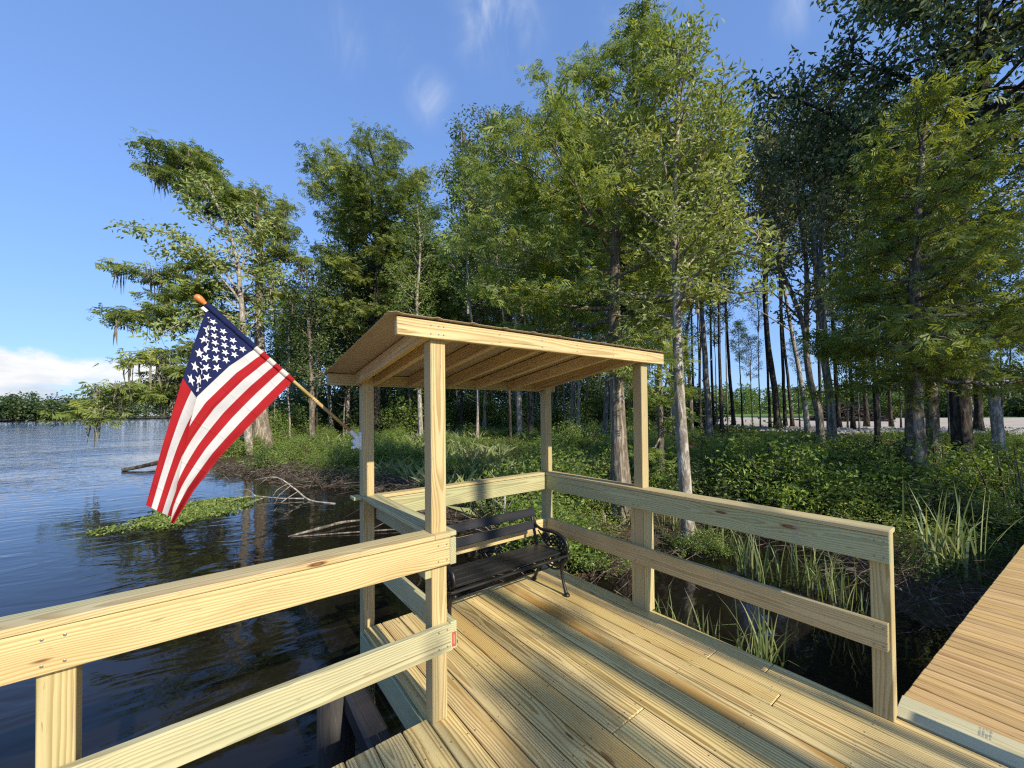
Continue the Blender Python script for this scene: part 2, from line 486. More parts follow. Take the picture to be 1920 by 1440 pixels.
# ------------------------------------------------------------------ railings
def rail_thing(label, loc_, group='pine railings round the deck'):
    t = thing('deck_railing', label, 'railing', loc_, group)
    return t, np.array(loc_, float)

def part(name, parent, org, fn, mat, smooth=False, screws=(), nrm=(0, -1, 0)):
    m_ = MB(); fn(m_)
    for p in screws: lathe(m_, np.array(p, float)-org-np.array(nrm)*.001, nrm, [(0, .0048), (.0018, .0048), (.0026, .003)], 7, 1)
    return m_.obj(name, [mat, M_SCREW] if len(screws) else mat, parent, smooth)

# front rail, nearest the camera
R1, o1 = rail_thing('thick pale railing nearest the viewer, running left from the shelter over the water', (0, 2.05, 0))
y = AY-T2/2-.001
part('rail_board', R1, o1, lambda m_: board(m_, np.array((-4.2, y, (ZB+ZC-.027)/2))-o1, np.array((AX+S+.001, y, (ZB+ZC-.027)/2))-o1, ZC-.029-ZB, T2, (0, 0, 1), brand=.27), M_RAIL, screws=[(xq, y-T2/2, zq) for xq in (AX+.02, AX+.07, FXP+.02, FXP+.07) for zq in (ZB+.03, ZB+.115)])
part('rail_cap', R1, o1, lambda m_: board(m_, np.array((-4.2, AY+.022, ZC-.013))-o1, np.array((AX-.002, AY+.022, ZC-.013))-o1, .140, .026, (0, 1, 0), brand=.61), M_RAIL)
part('cap_end', R1, o1, lambda m_: board(m_, np.array((AX-.001, AY-.025, ZC-.013))-o1, np.array((AX+S+.002, AY-.025, ZC-.013))-o1, .046, .026, (0, 1, 0), brand=.61), M_RAIL)
part('lower_board', R1, o1, lambda m_: board(m_, np.array((-4.2, y, .44))-o1, np.array((AX+S+.014, y, (ZL+ZLB)/2-.012))-o1, ZL-ZLB, T2, (0, 0, 1), brand=.83), M_GREEN, screws=[(xq, y-T2/2, zq) for xq in (AX+.02, AX+.07, FXP+.02, FXP+.07) for zq in (ZLB+.02, ZLB+.11)])
part('rail_post', R1, o1, lambda m_: post(m_, FXP, 0, -1.8, ZC-.028, brand=.35), M_POST)
part('rail_post', R1, o1, lambda m_: post(m_, FXP-1.9, 0, -1.8, ZC-.028, brand=.15), M_POST)
# short rail between the left posts
R2, o2 = rail_thing('short greyish railing between the two left posts beside the bench', (1.054, 2.7, 0))
xx = AX+S+T2/2+.001
part('rail_board', R2, o2, lambda m_: board(m_, np.array((xx, AY-T2-.002, (ZB+ZC-.05)/2+.006))-o2, np.array((xx, CY3-T2-.004, (ZB+ZC-.05)/2+.006))-o2, ZC-.031-ZB, T2, (0, 0, 1), brand=.71), M_GREEN)
part('rail_cap', R2, o2, lambda m_: board(m_, np.array((xx-.045, AY+S+.012, ZC-.012))-o2, np.array((xx-.045, CY3-.006, ZC-.012))-o2, .14, .026, (1, 0, 0), brand=.44), M_GREEN)
part('rail_cap', R2, o2, lambda m_: board(m_, np.array((AX-.035, CY3-.004, ZC-.012))-o2, np.array((AX-.035, CY3+.11, ZC-.012))-o2, .065, .026, (1, 0, 0), brand=.44), M_GREEN)
part('cap_end', R2, o2, lambda m_: board(m_, np.array((xx+.001, AY-T2-.003, ZC-.012))-o2, np.array((xx+.001, AY+S+.010, ZC-.012))-o2, .040, .026, (1, 0, 0), brand=.44), M_GREEN)
lb2 = part('lower_board', R2, o2, lambda m_: board(m_, np.array((xx, AY-T2-.002, .462))-o2, np.array((xx, CY3-T2-.004, .466))-o2, .15, T2, (0, 0, 1), brand=.57), M_GREEN)
mbt = MB(); c = np.array((xx, AY-T2-.0035, .435))-o2
mbt.add([c+[-.011, 0, -.035], c+[.013, 0, -.035], c+[.013, 0, .045], c+[-.011, 0, .045]], [[0, 1, 2, 3]])
mbt.add([c+[-.002, -.0006, -.02], c+[.003, -.0006, -.02], c+[.003, -.0006, .03], c+[-.002, -.0006, .03]], [[0, 1, 2, 3]], mat=1)
mbt.obj('red_tag', [M_RED, M_INK], lb2, attrs=())
part('post_block', R2, o2, lambda m_: board(m_, np.array((AX-.020, AY+.045, .79))-o2, np.array((AX-.020, AY+.045, ZC-.03))-o2, .089, T2, (0, 1, 0), brand=.3), M_GREEN)
# back rail behind the bench
R3, o3 = rail_thing('railing of two boards along the back of the shelter, behind the bench', (1.95, 3.29, 0))
yb = CY3-T2/2-.001
part('rail_board', R3, o3, lambda m_: board(m_, np.array((AX+S+T2+.004, yb, (ZB+ZC-.03)/2))-o3, np.array((BX-T2-.003, yb, (ZB+ZC-.03)/2))-o3, ZC-.028-ZB, T2, (0, 0, 1), brand=.19), M_GREEN)
part('rail_cap', R3, o3, lambda m_: board(m_, np.array((AX+S+.004, yb+.03, ZC-.013))-o3, np.array((BX-.004, yb+.03, ZC-.013))-o3, .10, .024, (0, 1, 0), brand=.33), M_RAIL)
part('lower_board', R3, o3, lambda m_: board(m_, np.array((AX+S+T2+.004, yb, .470))-o3, np.array((BX-T2-.003, yb, .462))-o3, .145, T2, (0, 0, 1), brand=.52), M_RAIL)
# right rail
R4, o4 = rail_thing('long greenish railing on the right with an open end post by the boardwalk', (2.90, 1.8, 0))
xr = BX-T2/2-.001
rb4 = part('rail_board', R4, o4, lambda m_: board(m_, np.array((xr, EY-.004, (ZB+ZC-.03)/2))-o4, np.array((xr, CY3-T2-.004, (ZB+ZC-.03)/2))-o4, ZC-.028-ZB, T2, (0, 0, 1), brand=.987), M_GREEN2, screws=[(xr-T2/2, yq, zq) for yq in (EY+.02, EY+.06, BY+.02, BY+.07, CY3-.07) for zq in (ZB+.03, ZB+.115)], nrm=(-1, 0, 0))
def cap4(m_):
    board(m_, np.array((BX-.025, EY-.006, ZC-.013))-o4, np.array((BX-.025, CY3-T2-.006, ZC-.013))-o4, .044, .026, (1, 0, 0), brand=.61)
    for a, b in ((EY-.006, BY-.002), (BY+S+.002, CY3-.003)):
        board(m_, np.array((BX+.047, a, ZC-.0135))-o4, np.array((BX+.047, b, ZC-.0135))-o4, .096, .026, (1, 0, 0), brand=.62)
part('rail_cap', R4, o4, cap4, M_RAIL)
part('lower_board', R4, o4, lambda m_: board(m_, np.array((xr, EY+.012, .455))-o4, np.array((xr, CY3-T2-.004, .475))-o4, .148, T2, (0, 0, 1), brand=.66), M_POST, screws=[(xr-T2/2, yq, zq) for yq in (EY+.03, EY+.07, BY+.02, BY+.07) for zq in (.405, .50)], nrm=(-1, 0, 0))
part('rail_post', R4, o4, lambda m_: board(m_, np.array((BX+.045, EY+.045, -.001))-o4, np.array((BX+.045, EY+.045, ZC-.028))-o4, .089, .088, (1, 0, 0), brand=.47), M_POST)
part('post_block', R4, o4, lambda m_: board(m_, np.array((BX+.045, BY-.0205, -.001))-o4, np.array((BX+.045, BY-.0205, ZB-.002))-o4, .089, T2, (1, 0, 0), brand=.23), M_POST)
part('post_block', R4, o4, lambda m_: board(m_, np.array((BX+.045, BY+S+.0205, -.001))-o4, np.array((BX+.045, BY+S+.0205, ZB-.002))-o4, .089, T2, (1, 0, 0), brand=.73), M_POST)
R5, o5 = rail_thing('railing going on past the opening in front of the boardwalk, behind the viewer', (3.12, -2.2, 0))
part('rail_board', R5, o5, lambda m_: board(m_, np.array((3.02, -1.24, .93))-o5, np.array((3.02, -3.2, .93))-o5, .147, T2, (0, 0, 1), brand=.4), M_GREEN)
part('rail_cap', R5, o5, lambda m_: board(m_, np.array((3.07, -1.24, 1.019))-o5, np.array((3.07, -3.2, 1.019))-o5, .14, .026, (1, 0, 0), brand=.7), M_RAIL)
part('rail_post', R5, o5, lambda m_: post(m_, 3.04-o5[0], -1.35-o5[1], 0, 1.0, brand=.3), M_POST)
part('rail_post', R5, o5, lambda m_: post(m_, 3.04-o5[0], -3.15-o5[1], 0, 1.0, brand=.8), M_POST)
stamp('grade_stamp', rb4, np.array((BX-T2-.0012, .93, ZB+.012))-o4, (0, -1, 0), (0, 0, 1), (-1, 0, 0), .028, .125, 12, 8)

# ------------------------------------------------------------------ shelter
sh = thing('roofed_shelter', 'small open pine shelter with four posts and a sloping sheet metal roof', 'shelter', (1.95, 2.7, 0))
os_ = np.array((1.95, 2.7, 0))
ZF0, ZF1, ZK0, ZK1 = 2.097, 2.190, 1.915, 2.008
for (x, y, z0, z1, b, mt) in ((AX, AY, 0, 2.16, .42, M_POST), (BX, BY, -.002, 2.16, .87, M_POST), (BX, CY3, -1.8, 1.985, .12, M_POST), (AX, CY3, -1.8, 1.985, .66, M_POST)):
    part('shelter_post', sh, os_, lambda m_: post(m_, x-os_[0], y-os_[1], z0, z1, brand=b), mt)
part('front_beam', sh, os_, lambda m_: board(m_, np.array((.745, AY-T2/2-.001, (ZF0+ZF1)/2))-os_, np.array((3.14, AY-T2/2-.001, (ZF0+ZF1)/2))-os_, ZF1-ZF0, T2, (0, 0, 1), brand=.38), M_RAIL, screws=[(xq, AY-T2-.001, zq) for xq in (AX+.03, AX+.06, BX+.03, BX+.06, .93, 1.38, 1.72, 2.05, 2.45) for zq in (2.12, 2.165)])
part('back_beam', sh, os_, lambda m_: board(m_, np.array((.715, CY3+S+T2/2+.001, (ZK0+ZK1)/2))-os_, np.array((3.10, CY3+S+T2/2+.001, (ZK0+ZK1)/2))-os_, ZK1-ZK0, T2, (0, 0, 1), brand=.58), M_RAIL)
y0, y1 = AY+.002, CY3+S-.001
for k, xk in enumerate((.924, 1.055, 1.375, 1.72, 2.055, 2.45, 2.812)):
    part('rafter', sh, os_, lambda m_: board(m_, np.array((xk, y0, (ZF0+ZF1)/2-.001))-os_, np.array((xk, y1, (ZK0+ZK1)/2-.001))-os_, .090, T2, (0, 0, 1), brand=(.13+.37*k) % 1), M_RAFT)
# ribbed roof sheet
mb = MB()
nx, ny = 160, 10
X = np.linspace(.695, 3.16, nx)
prof = np.zeros(nx)
for c in np.arange(.74, 3.2, .225):
    prof += .007*np.clip(1.5-np.abs(X-c)/.016, 0, 1)
sl = (ZF1-ZK1)/((CY3+S)-AY)
Yy = np.linspace(AY-.058, CY3+S+.085, ny)
Z = ZF1+.003-sl*(Yy-AY+.0)
rr = np.random.RandomState(2)
V = np.zeros((2, ny, nx, 3))
V[:, :, :, 0] = X[None, None, :]; V[:, :, :, 1] = Yy[None, :, None]
V[0, :, :, 2] = Z[:, None]+prof[None, :]+.004
V[1, :, :, 2] = Z[:, None]+prof[None, :]+.0025
V -= os_
def gridq(a, b, off=0, flip=False):
    i = np.arange(a-1)[:, None]*b; j = np.arange(b-1)[None, :]
    q = np.stack([i+j, i+j+1, i+b+j+1, i+b+j], -1).reshape(-1, 4)+off
    return q[:, ::-1] if flip else q
N = nx*ny
rim = [[k, k+N, k+1+N, k+1] for k in range(nx-1)]+[[(ny-1)*nx+k+1, (ny-1)*nx+k+1+N, (ny-1)*nx+k+N, (ny-1)*nx+k] for k in range(nx-1)]
rim += [[k*nx+nx, k*nx+nx+N, k*nx+N, k*nx] for k in range(ny-1)]+[[k*nx+nx-1, k*nx+nx-1+N, k*nx+2*nx-1+N, k*nx+2*nx-1] for k in range(ny-1)]
mb.add(V.reshape(-1, 3), np.vstack([gridq(ny, nx), gridq(ny, nx, N, True), rim]))
mb.obj('roof_sheet', M_ROOF, sh, attrs=())

# ------------------------------------------------------------------ bench
ob = np.array((1.975, 2.88, 0))
bench = thing('garden_bench', 'black slatted garden bench with ornate cast iron arms and legs under the shelter', 'bench', ob)
BL, BR_ = -.575, .575         # frames
SF, SB, SH = -.24, .19, .372  # seat front, seat back (local y), seat height
mb = MB()
for k, yy in enumerate(np.linspace(SF+.03, SB-.02, 5)):
    zz = SH+.008*math.cos((yy-SF)*6)-(.012 if k == 0 else 0)
    board(mb, (BL-.035, yy, zz), (BR_+.035, yy, zz), .076, .02, (0, 1, .05 if k else -.35), bev=.005, brand=.1*k)
mb.obj('seat', M_SLAT, bench)
bt = lambda h: np.array([0, SB+.03+.30*(h-.40), h])   # back line
mb = MB()
for h, w in ((.555, .078), (.672, .080)):
    c = bt(h)+[0, -.015, 0]
    board(mb, c+[BL-.03, 0, 0], c+[BR_+.03, 0, 0], w, .018, (0, .30, 1), bev=.005, brand=h)
mb.obj('backrest', M_SLAT, bench)
def arc(c, r, a0, a1, n=14, sq=1.):
    a = np.linspace(rad(a0), rad(a1), n); return np.stack([np.zeros(n), c[0]+r*np.cos(a), c[1]+r*sq*np.sin(a)], 1)
def side_frame():
    m_ = MB()
    def st(P, R, n=16, seg=8): tube(m_, smooth_path([(0, a, b) for a, b in P], n), np.interp(np.linspace(0, 1, n), np.linspace(0, 1, len(R)), R), seg)
    st([(SB+.015, SH-.03), (bt(.47)[1]+.004, .47), (bt(.62)[1]+.004, .62), (bt(.715)[1]+.012, .717)], [.017, .015, .014, .011])   # back upright
    st([(SF-.01, SH-.03), ((SF+SB)/2, SH-.02), (SB+.03, SH-.03)], [.015, .013, .016])                                          # seat bar
    st([(SF+.03, SH-.03), (SF+.09, .26), (SF+.085, .15), (SF+.05, .05), (SF+.035, .012)], [.022, .018, .014, .014, .019])       # front leg
    st([(SB-.0, SH-.03), (SB-.045, .26), (SB-.0, .14), (SB+.05, .05), (SB+.07, .012)], [.022, .018, .014, .014, .019])          # rear leg
    lathe(m_, (0, SF+.03, -.0), (0, 0, 1), [(0, .028), (.012, .03), (.026, .02), (.03, .008)], 12)
    lathe(m_, (0, SB+.075, -.0), (0, 0, 1), [(0, .028), (.012, .03), (.026, .02), (.03, .008)], 12)
    st([(SF+.085, .235), (-.02, .195), (SB-.04, .235)], [.011, .010, .011])                                                    # leg tie
    st([(SF+.085, .265), (-.02, .23), (SB-.04, .265)], [.009, .009, .009])
    # arm: sweeps from the back, over, and scrolls down to the seat front
    st([(bt(.57)[1], .575), (SB-.03, .535), (-.02, .545), (-.12, .535), (SF+.035, .495), (SF+.015, .435), (SF+.045, .385), (SF+.08, .375)],
       [.013, .014, .016, .018, .018, .016, .015, .013], 30)
    # leaf and scroll tracery in the arm and under the seat
    for (cy, cz, r) in ((SF+.105, .452, .050), (SF+.215, .460, .047), (SF+.32, .465, .040)):
        tube(m_, arc((cy, cz), r, 0, 360, 18, 1.05), .009, 6)
        for a in range(0, 360, 72):
            p = np.array([0, cy, cz]); e = p+np.array([0, math.cos(rad(a)), math.sin(rad(a))])*r
            tube(m_, [p, (p+e)/2+[0, .006, .006], e], [.008, .011, .006], 6)
    st([(SF+.05, .395), (SF+.15, .51), (SF+.27, .40), (SB-.0, .51)], [.008, .011, .009, .007], 20)
    for (cy, cz, r) in ((SF+.12, .305, .032), (SF+.19, .295, .030), (SF+.26, .295, .030), (SF+.33, .305, .030)):
        tube(m_, arc((cy, cz), r, 0, 360, 14, 1.2), .009, 6)
    st([(SF+.08, .33), (SF+.15, .26), (SF+.22, .32), (SF+.30, .26), (SB-.03, .33)], [.009, .010, .009, .010, .009], 20)
    return m_.mesh('side_frame', M_IRON, True, attrs=())
sfm = side_frame()
for xk in (BL, BR_): link('side_frame', sfm, bench, (xk, 0, 0))
mb = MB(); tube(mb, [(BL, -.02, .215), (0, -.02, .215), (BR_, -.02, .215)], .007, 8)
mb.obj('stretcher', M_IRON, bench, True, attrs=())

# ------------------------------------------------------------------ flag on its pole
PB = np.array((.946, 3.355, 1.475)); PT = np.array((-.072, 3.355, 2.463))
fl = thing('house_flag', 'red white and blue star spangled flag hanging from a tilted wooden pole on the post', 'flag', PB)
pd = (PT-PB)/np.linalg.norm(PT-PB); PLn = np.linalg.norm(PT-PB)
mb = MB(); tube(mb, [pd*.03, pd*.30, pd*.46], .0125, 12)
tube(mb, [pd*.455, pd*.9, pd*(PLn-.055)], .0125, 12, mat=1)
for s_ in (.44, .455, .47): tube(mb, [pd*s_, pd*(s_+.008)], .0138, 12, mat=1)
mb.obj('pole', [M_POLE2, M_POLE], fl, True)
mb = MB()
lathe(mb, pd*(PLn-.085), pd, [(0, .0130), (.012, .015), (.018, .0115), (.030, .0145), (.045, .0195), (.064, .0225), (.082, .0205), (.091, .013), (.094, .004)], 16)
mb.obj('finial', M_FINIAL, fl, True, attrs=())
mb = MB()
board(mb, (-.005, 0, -.075), (-.005, 0, .065), .056, .010, (0, 1, 0), bev=.002)
board(mb, (-.012, 0, -.045), (-.012, 0, .03), .030, .02, (0, 1, 0), bev=.004)
tube(mb, [(-.008, 0, -.012), pd*.07, pd*.115], [.021, .0185, .0175], 12)
tube(mb, [(-.004, 0, -.035), (-.06, 0, -.056), (-.07, 0, -.053)], [.014, .012, .011], 10)
for yy in (-.022, .022):
    board(mb, (-.01, yy, -.05), (-.05, yy, .012), .05, .004, (1, 0, 1), bev=.001)
mb.obj('bracket', M_WHITE, fl, False, attrs=())

def on_y(x, y, Y):
    d = ray(x, y); return (np.array([0, 0, CAM_H])+d*Y/d[1])[[0, 2]]
FLP = [(392, 566), (360, 655), (338, 725), (307, 830), (275, 945)]      # top edge of the cloth, hanging at the left
FFP = [(396, 571), (384, 640), (366, 752), (343, 850), (321, 972)]      # crest of the front fold
FRP = [(551, 713), (482, 783), (412, 857), (363, 921), (326, 982)]      # bottom edge
FL_, FF_, FR_ = [np.array([on_y(x, y, 3.355) for x, y in P]) for P in (FLP, FFP, FRP)]
def arclen(P):
    d = np.r_[0, np.cumsum(np.linalg.norm(np.diff(P, axis=0), axis=1))]; return d/d[-1]
GL, GF, GR = arclen(FL_), np.array([0, .2, .41, .66, 1.]), arclen(FR_)
def ip(P, g, t): return np.array([np.interp(t, g, P[:, 0]), np.interp(t, g, P[:, 1])])
def flag_point(u, w):
    """u along the fly 0..1, w across the hoist 0 (top of pole) .. 1"""
    Hh = FL_[0]+(FR_[0]-FL_[0])*w
    wa = np.interp(u, [0, .4, 1], [.012, .125, .40]); wb = np.interp(u, [0, .4, 1], [.02, .538, .875])
    Lq, Fq, Rq = ip(FL_, GL, u), ip(FF_, GF, u), ip(FR_, GR, u)
    if w <= wa:
        s = w/wa; p = Lq*(1-s)+(Fq+np.array([.012, 0])*u)*s
        y = .028*s*u-.018*math.sin(s*PI)*u-.03*u*(1-s)
    elif w >= wb:
        s = (w-wb)/(1-wb)
        Hb = FL_[0]+(FR_[0]-FL_[0])*wb
        p = Hh+(Rq-FR_[0])+(Fq-(Hb+Rq-FR_[0]))*(1-s)**1.3
        y = -.030*(1-s)*min(1, u*3)-.020*math.sin(s*PI)*u+.008*math.sin(s*9+u*6)*u
    else:
        s = (w-wa)/(wb-wa); a = Fq+np.array([.012*u, 0]); k = math.sin(s*PI)
        p = a*(1-s)+Fq*s+np.array([.075, .03])*k*min(1., u*1.6)*(1-.92*u); y = .028*u*(1-s)-.030*s*min(1, u*3)+.018*k*u
    b = min(1., u/.06); b = b*b*(3-2*b)
    if u < .06:
        q = Hh+(Lq-FL_[0])*(1-w)+(Rq-FR_[0])*w
        p = q*(1-b)+p*b; y *= b
    y += (.0045*math.sin(w*23+u*6)+.0035*math.sin(w*9-u*19+1)+.0025*math.sin(u*41+w*13))*min(1., u*5)
    return np.array((p[0]-PB[0], 3.355+y-PB[1]-.012*u, p[1]-PB[2]))

mt, t, bs, out = new_mat('flag_cotton')
uvw = t.attr('bc').outputs['Vector']; uu, ww, _ = t.sep(uvw)
odd = t.m('MODULO', t.m('FLOOR', t.mul(ww, 13.)), 2.)
c = t.mix(odd, (.44, .02, .025), (.70, .69, .67))
can = t.mul(t.m('LESS_THAN', uu, .40), t.m('LESS_THAN', ww, 7/13.))
c = t.mix(can, c, (.018, .026, .095))
wv = t.noise(t.xyz(t.mul(uu, 900.), t.mul(ww, 60.), 0.), 1., 2.); wv2 = t.noise(t.xyz(t.mul(uu, 14.), t.mul(ww, 9.), 0.), 1., 3.)
k = t.add(.80, t.add(t.mul(wv, .16), t.mul(wv2, .24)))
c = t.mix(1., c, t.xyz(k, k, k), 'MULTIPLY')
seam = t.m('LESS_THAN', t.m('ABSOLUTE', t.m('SUBTRACT', t.m('FRACT', t.mul(ww, 13.)), .5)), .478)
c = t.mix(1., c, t.mix(seam, (.78, .78, .78), (1, 1, 1)), 'MULTIPLY')
t.put(bs.inputs['Base Color'], c); bs.inputs['Roughness'].default_value = .85; bs.inputs['Specular IOR Level'].default_value = .15
cr1 = t.m('ABSOLUTE', t.m('SUBTRACT', t.m('FRACT', t.mul(uu, 5.)), .5)); cr2 = t.m('ABSOLUTE', t.m('SUBTRACT', t.m('FRACT', t.add(.5, t.mul(ww, 3.))), .5))
t.put(bs.inputs['Normal'], t.bump(t.add(t.mul(wv2, 1.), t.add(t.step(cr1, 0., .04), t.step(cr2, 0., .05))), .35, .006))
tr = t.new('ShaderNodeBsdfTranslucent'); t.put(tr.inputs[0], c)
mx = t.new('ShaderNodeMixShader'); mx.inputs[0].default_value = .3
t.l.new(bs.outputs[0], mx.inputs[1]); t.l.new(tr.outputs[0], mx.inputs[2]); t.l.new(mx.outputs[0], out.inputs[0])
M_FLAG = mt
mb = MB(); nu, nw = 70, 150
us, ws = np.linspace(0, 1, nu), np.linspace(0, 1, nw)
V = np.array([flag_point(u, w) for u in us for w in ws])
UV = np.array([(u, w, 0) for u in us for w in ws])
mb.add(V, gridq(nu, nw), bc=UV)
# sleeve round the pole
ring = np.linspace(0, 2*PI, 11)[:-1]; an = np.cross(pd, [0, 1, 0]); SV, SB_ = [], []
for w in np.linspace(0, 1, nw):
    c = pd*((flag_point(0, w)) @ pd)
    for a in ring:
        SV.append(c+(an*math.cos(a)+np.array([0, 1, 0])*math.sin(a))*(.0185+.0015*math.sin(w*37)*math.sin(a*2+w*9))); SB_.append((.004, w, 0))
ii = np.arange(nw-1)[:, None]*10; jj = np.arange(10)[None, :]; kk = (jj+1) % 10
mb.add(SV, np.stack([ii+jj, ii+kk, ii+10+kk, ii+10+jj], -1).reshape(-1, 4), bc=SB_)
# white stars on both faces
def star(u0, w0):
    e = 1e-3
    P0 = flag_point(u0, w0); du = (flag_point(u0+e, w0)-P0)/e; dw = (flag_point(u0, w0+e)-P0)/e
    n = np.cross(du, dw); n /= np.linalg.norm(n)
    R0 = .0335; pts = [flag_point(u0, w0)]
    for k in range(10):
        a = k*PI/5; r = R0 if k % 2 == 0 else R0*.40
        pts.append(flag_point(u0-r*math.cos(a)/1.66*0-r*math.sin(a)/1.66, w0-r*math.cos(a)))
    pts = np.array(pts)
    for sg in (1, -1):
        mb.add(pts+n*.0022*sg, None, [[0, k+1, (k+1) % 10+1] for k in range(10)], mat=1)
for r_ in range(9):
    nn = 6 if r_ % 2 == 0 else 5
    for c_ in range(nn):
        star(.045+(.352/12)*(2*c_+1 if r_ % 2 == 0 else 2*c_+2), (7/13./10)*(r_+1))
M_STAR = plain('white_star_cotton', (.76, .76, .75), .85)
fo = mb.obj('flag_cloth', [M_FLAG, M_STAR], fl, True)
mb = MB()
board(mb, (-.985, .0, .925), (-.960, .0, .900), .026, .003, (1, 0, 1), bev=.0005)
mb.obj('cloth_tag', M_WHITE, fo, attrs=())
# ------------------------------------------------------------------ terrain
ZW = -.80
SHORE = np.array([(120, 420), (60, 230), (26, 120), (9, 66), (3.0, 42), (.4, 33), (-.5, 27), (.2, 22), (1.9, 19), (2.6, 16.6), (3.0, 14.9), (3.9, 14),
    (4.6, 13.6), (4.5, 10.8), (4.3, 7.9), (3.9, 5.2), (4.05, 4.2), (4.9, 3.9), (6.3, 4.35), (8.2, 4.2), (8.5, 3.1), (8.2, 2.1), (6.9, 1.3), (6.3, .75), (7.4, .1),
    (8.2, -1.5), (8.6, -5), (9.5, -12), (9.5, -40), (-10, -90), (-200, -260)], float)
LAND = np.vstack([SHORE, [(-200, -900), (900, -900), (900, 900), (120, 900)]])
FARSH = np.array([(at(x, 770, 1.)[:2])*d for x, d in ((-3000, 520), (-900, 360), (-300, 310), (0, 300), (200, 310), (420, 330), (560, 360), (760, 420))])
FARL = np.vstack([FARSH, FARSH[::-1]*4])
LOTLINE = np.array([at(x, y, 1.)[:2]*d for x, y, d in ((1180, 795, 62), (1290, 800, 42), (1450, 806, 34.5), (1650, 808, 34), (1800, 808, 36.3), (1920, 811, 38), (2300, 815, 44))])
LOT = np.vstack([LOTLINE, LOTLINE[::-1]*np.array([[2.3], [2.2], [2.2], [2.2], [2.2], [2.2], [1.9]])])

def sdist(P, poly):
    """signed distance to a closed polygon, positive inside"""
    P = np.asarray(P, float).reshape(-1, 2); a = poly; b = np.roll(poly, -1, 0)
    best = np.full(len(P), 1e9); ins = np.zeros(len(P), bool)
    for (ax, ay), (bx, by) in zip(a, b):
        dx, dy = bx-ax, by-ay
        t = np.clip(((P[:, 0]-ax)*dx+(P[:, 1]-ay)*dy)/(dx*dx+dy*dy+1e-12), 0, 1)
        best = np.minimum(best, np.hypot(P[:, 0]-ax-t*dx, P[:, 1]-ay-t*dy))
        c = (ay > P[:, 1]) != (by > P[:, 1])
        xx = ax+(P[:, 1]-ay)*dx/(dy if dy else 1e-12)
        ins ^= c & (P[:, 0] < xx)
    return np.where(ins, best, -best)

def vnoise(x, y, s, seed=0):
    r = np.random.RandomState(seed); g = r.rand(64, 64)
    u, v = np.asarray(x)*s+100, np.asarray(y)*s+100
    i, j = np.floor(u).astype(int), np.floor(v).astype(int); fu, fv = u-i, v-j
    fu = fu*fu*(3-2*fu); fv = fv*fv*(3-2*fv)
    G = lambda a, b: g[a % 64, b % 64]
    return (G(i, j)*(1-fu)+G(i+1, j)*fu)*(1-fv)+(G(i, j+1)*(1-fu)+G(i+1, j+1)*fu)*fv

def zland(P):
    P = np.asarray(P, float).reshape(-1, 2)
    s1 = sdist(P, LAND); s2 = sdist(P, FARL); s = np.maximum(s1, s2)
    up = -.80+.16*np.clip(s/.5, 0, 1)+np.minimum(.028*np.maximum(s, 0), .58)
    up = up+.10*(vnoise(P[:, 0], P[:, 1], .35, 3)-.5)*np.clip(s/2, 0, 1)+.05*(vnoise(P[:, 0], P[:, 1], 1.1, 4)-.5)*np.clip(s/.8, 0, 1)
    dn = -.80-np.minimum(-s*.45, 1.5)
    z = np.where(s > 0, up, dn)
    l = np.clip(sdist(P, LOT)/1.3+.5, 0, 1); l = l*l*(3-2*l)
    return z*(1-l)+.20*l
def gz(x, y): return float(zland([(x, y)])[0])

ra = np.r_[np.geomspace(1.6, 40, 110), np.geomspace(42, 1600, 50)]
th = np.linspace(0, 2*PI, 361)[:-1]
X = (ra[:, None]*np.sin(th)[None, :]).ravel(); Y = (ra[:, None]*np.cos(th)[None, :]).ravel()
Z = zland(np.stack([X, Y], 1))
n = len(th); i = np.arange(len(ra)-1)[:, None]*n; j = np.arange(n)[None, :]; k = (j+1) % n
Q = np.stack([i+j, i+n+j, i+n+k, i+k], -1).reshape(-1, 4)
mb = MB(); mb.add(np.stack([X, Y, Z], 1), Q)
V0 = np.vstack([[0, 0, -2.3], np.stack([X[:n], Y[:n], Z[:n]], 1)])
mb.add(V0, None, [[0, q+1, (q+1) % n+1] for q in range(n)])
mt, t, bs, out = new_mat('forest_soil')
g = t.new('ShaderNodeTexCoord').outputs['Object']
gx, gy, gzz = t.sep(g)
n1 = t.noise(g, 1.3, 6., .65); n2 = t.noise(g, 14., 4., .7)
c = t.ramp(n2, [(.3, (.030, .021, .012)), (.55, (.075, .052, .030)), (.75, (.13, .10, .065))])
c = t.mix(t.step(n1, .48, .62), c, t.mix(n2, (.03, .045, .012), (.07, .10, .03)))
ld = t.new('ShaderNodeVectorMath', operation='LENGTH'); t.put(ld.inputs[0], g)
lawn = t.mix(n1, (.10, .17, .035), (.17, .25, .06))
c = t.mix(t.mul(t.step(ld.outputs['Value'], 44., 52.), t.step(gx, 14., 24.)), c, lawn)
t.put(bs.inputs['Base Color'], c); bs.inputs['Roughness'].default_value = .95; bs.inputs['Specular IOR Level'].default_value = .1
t.put(bs.inputs['Normal'], t.bump(t.add(n1, t.mul(n2, .35)), .7, .08))
M_SOIL = mt
tag(mb.obj('ground', M_SOIL, smooth=True, attrs=()), 'dark leafy forest ground rising from the water to a lawn', 'ground', kind='structure')

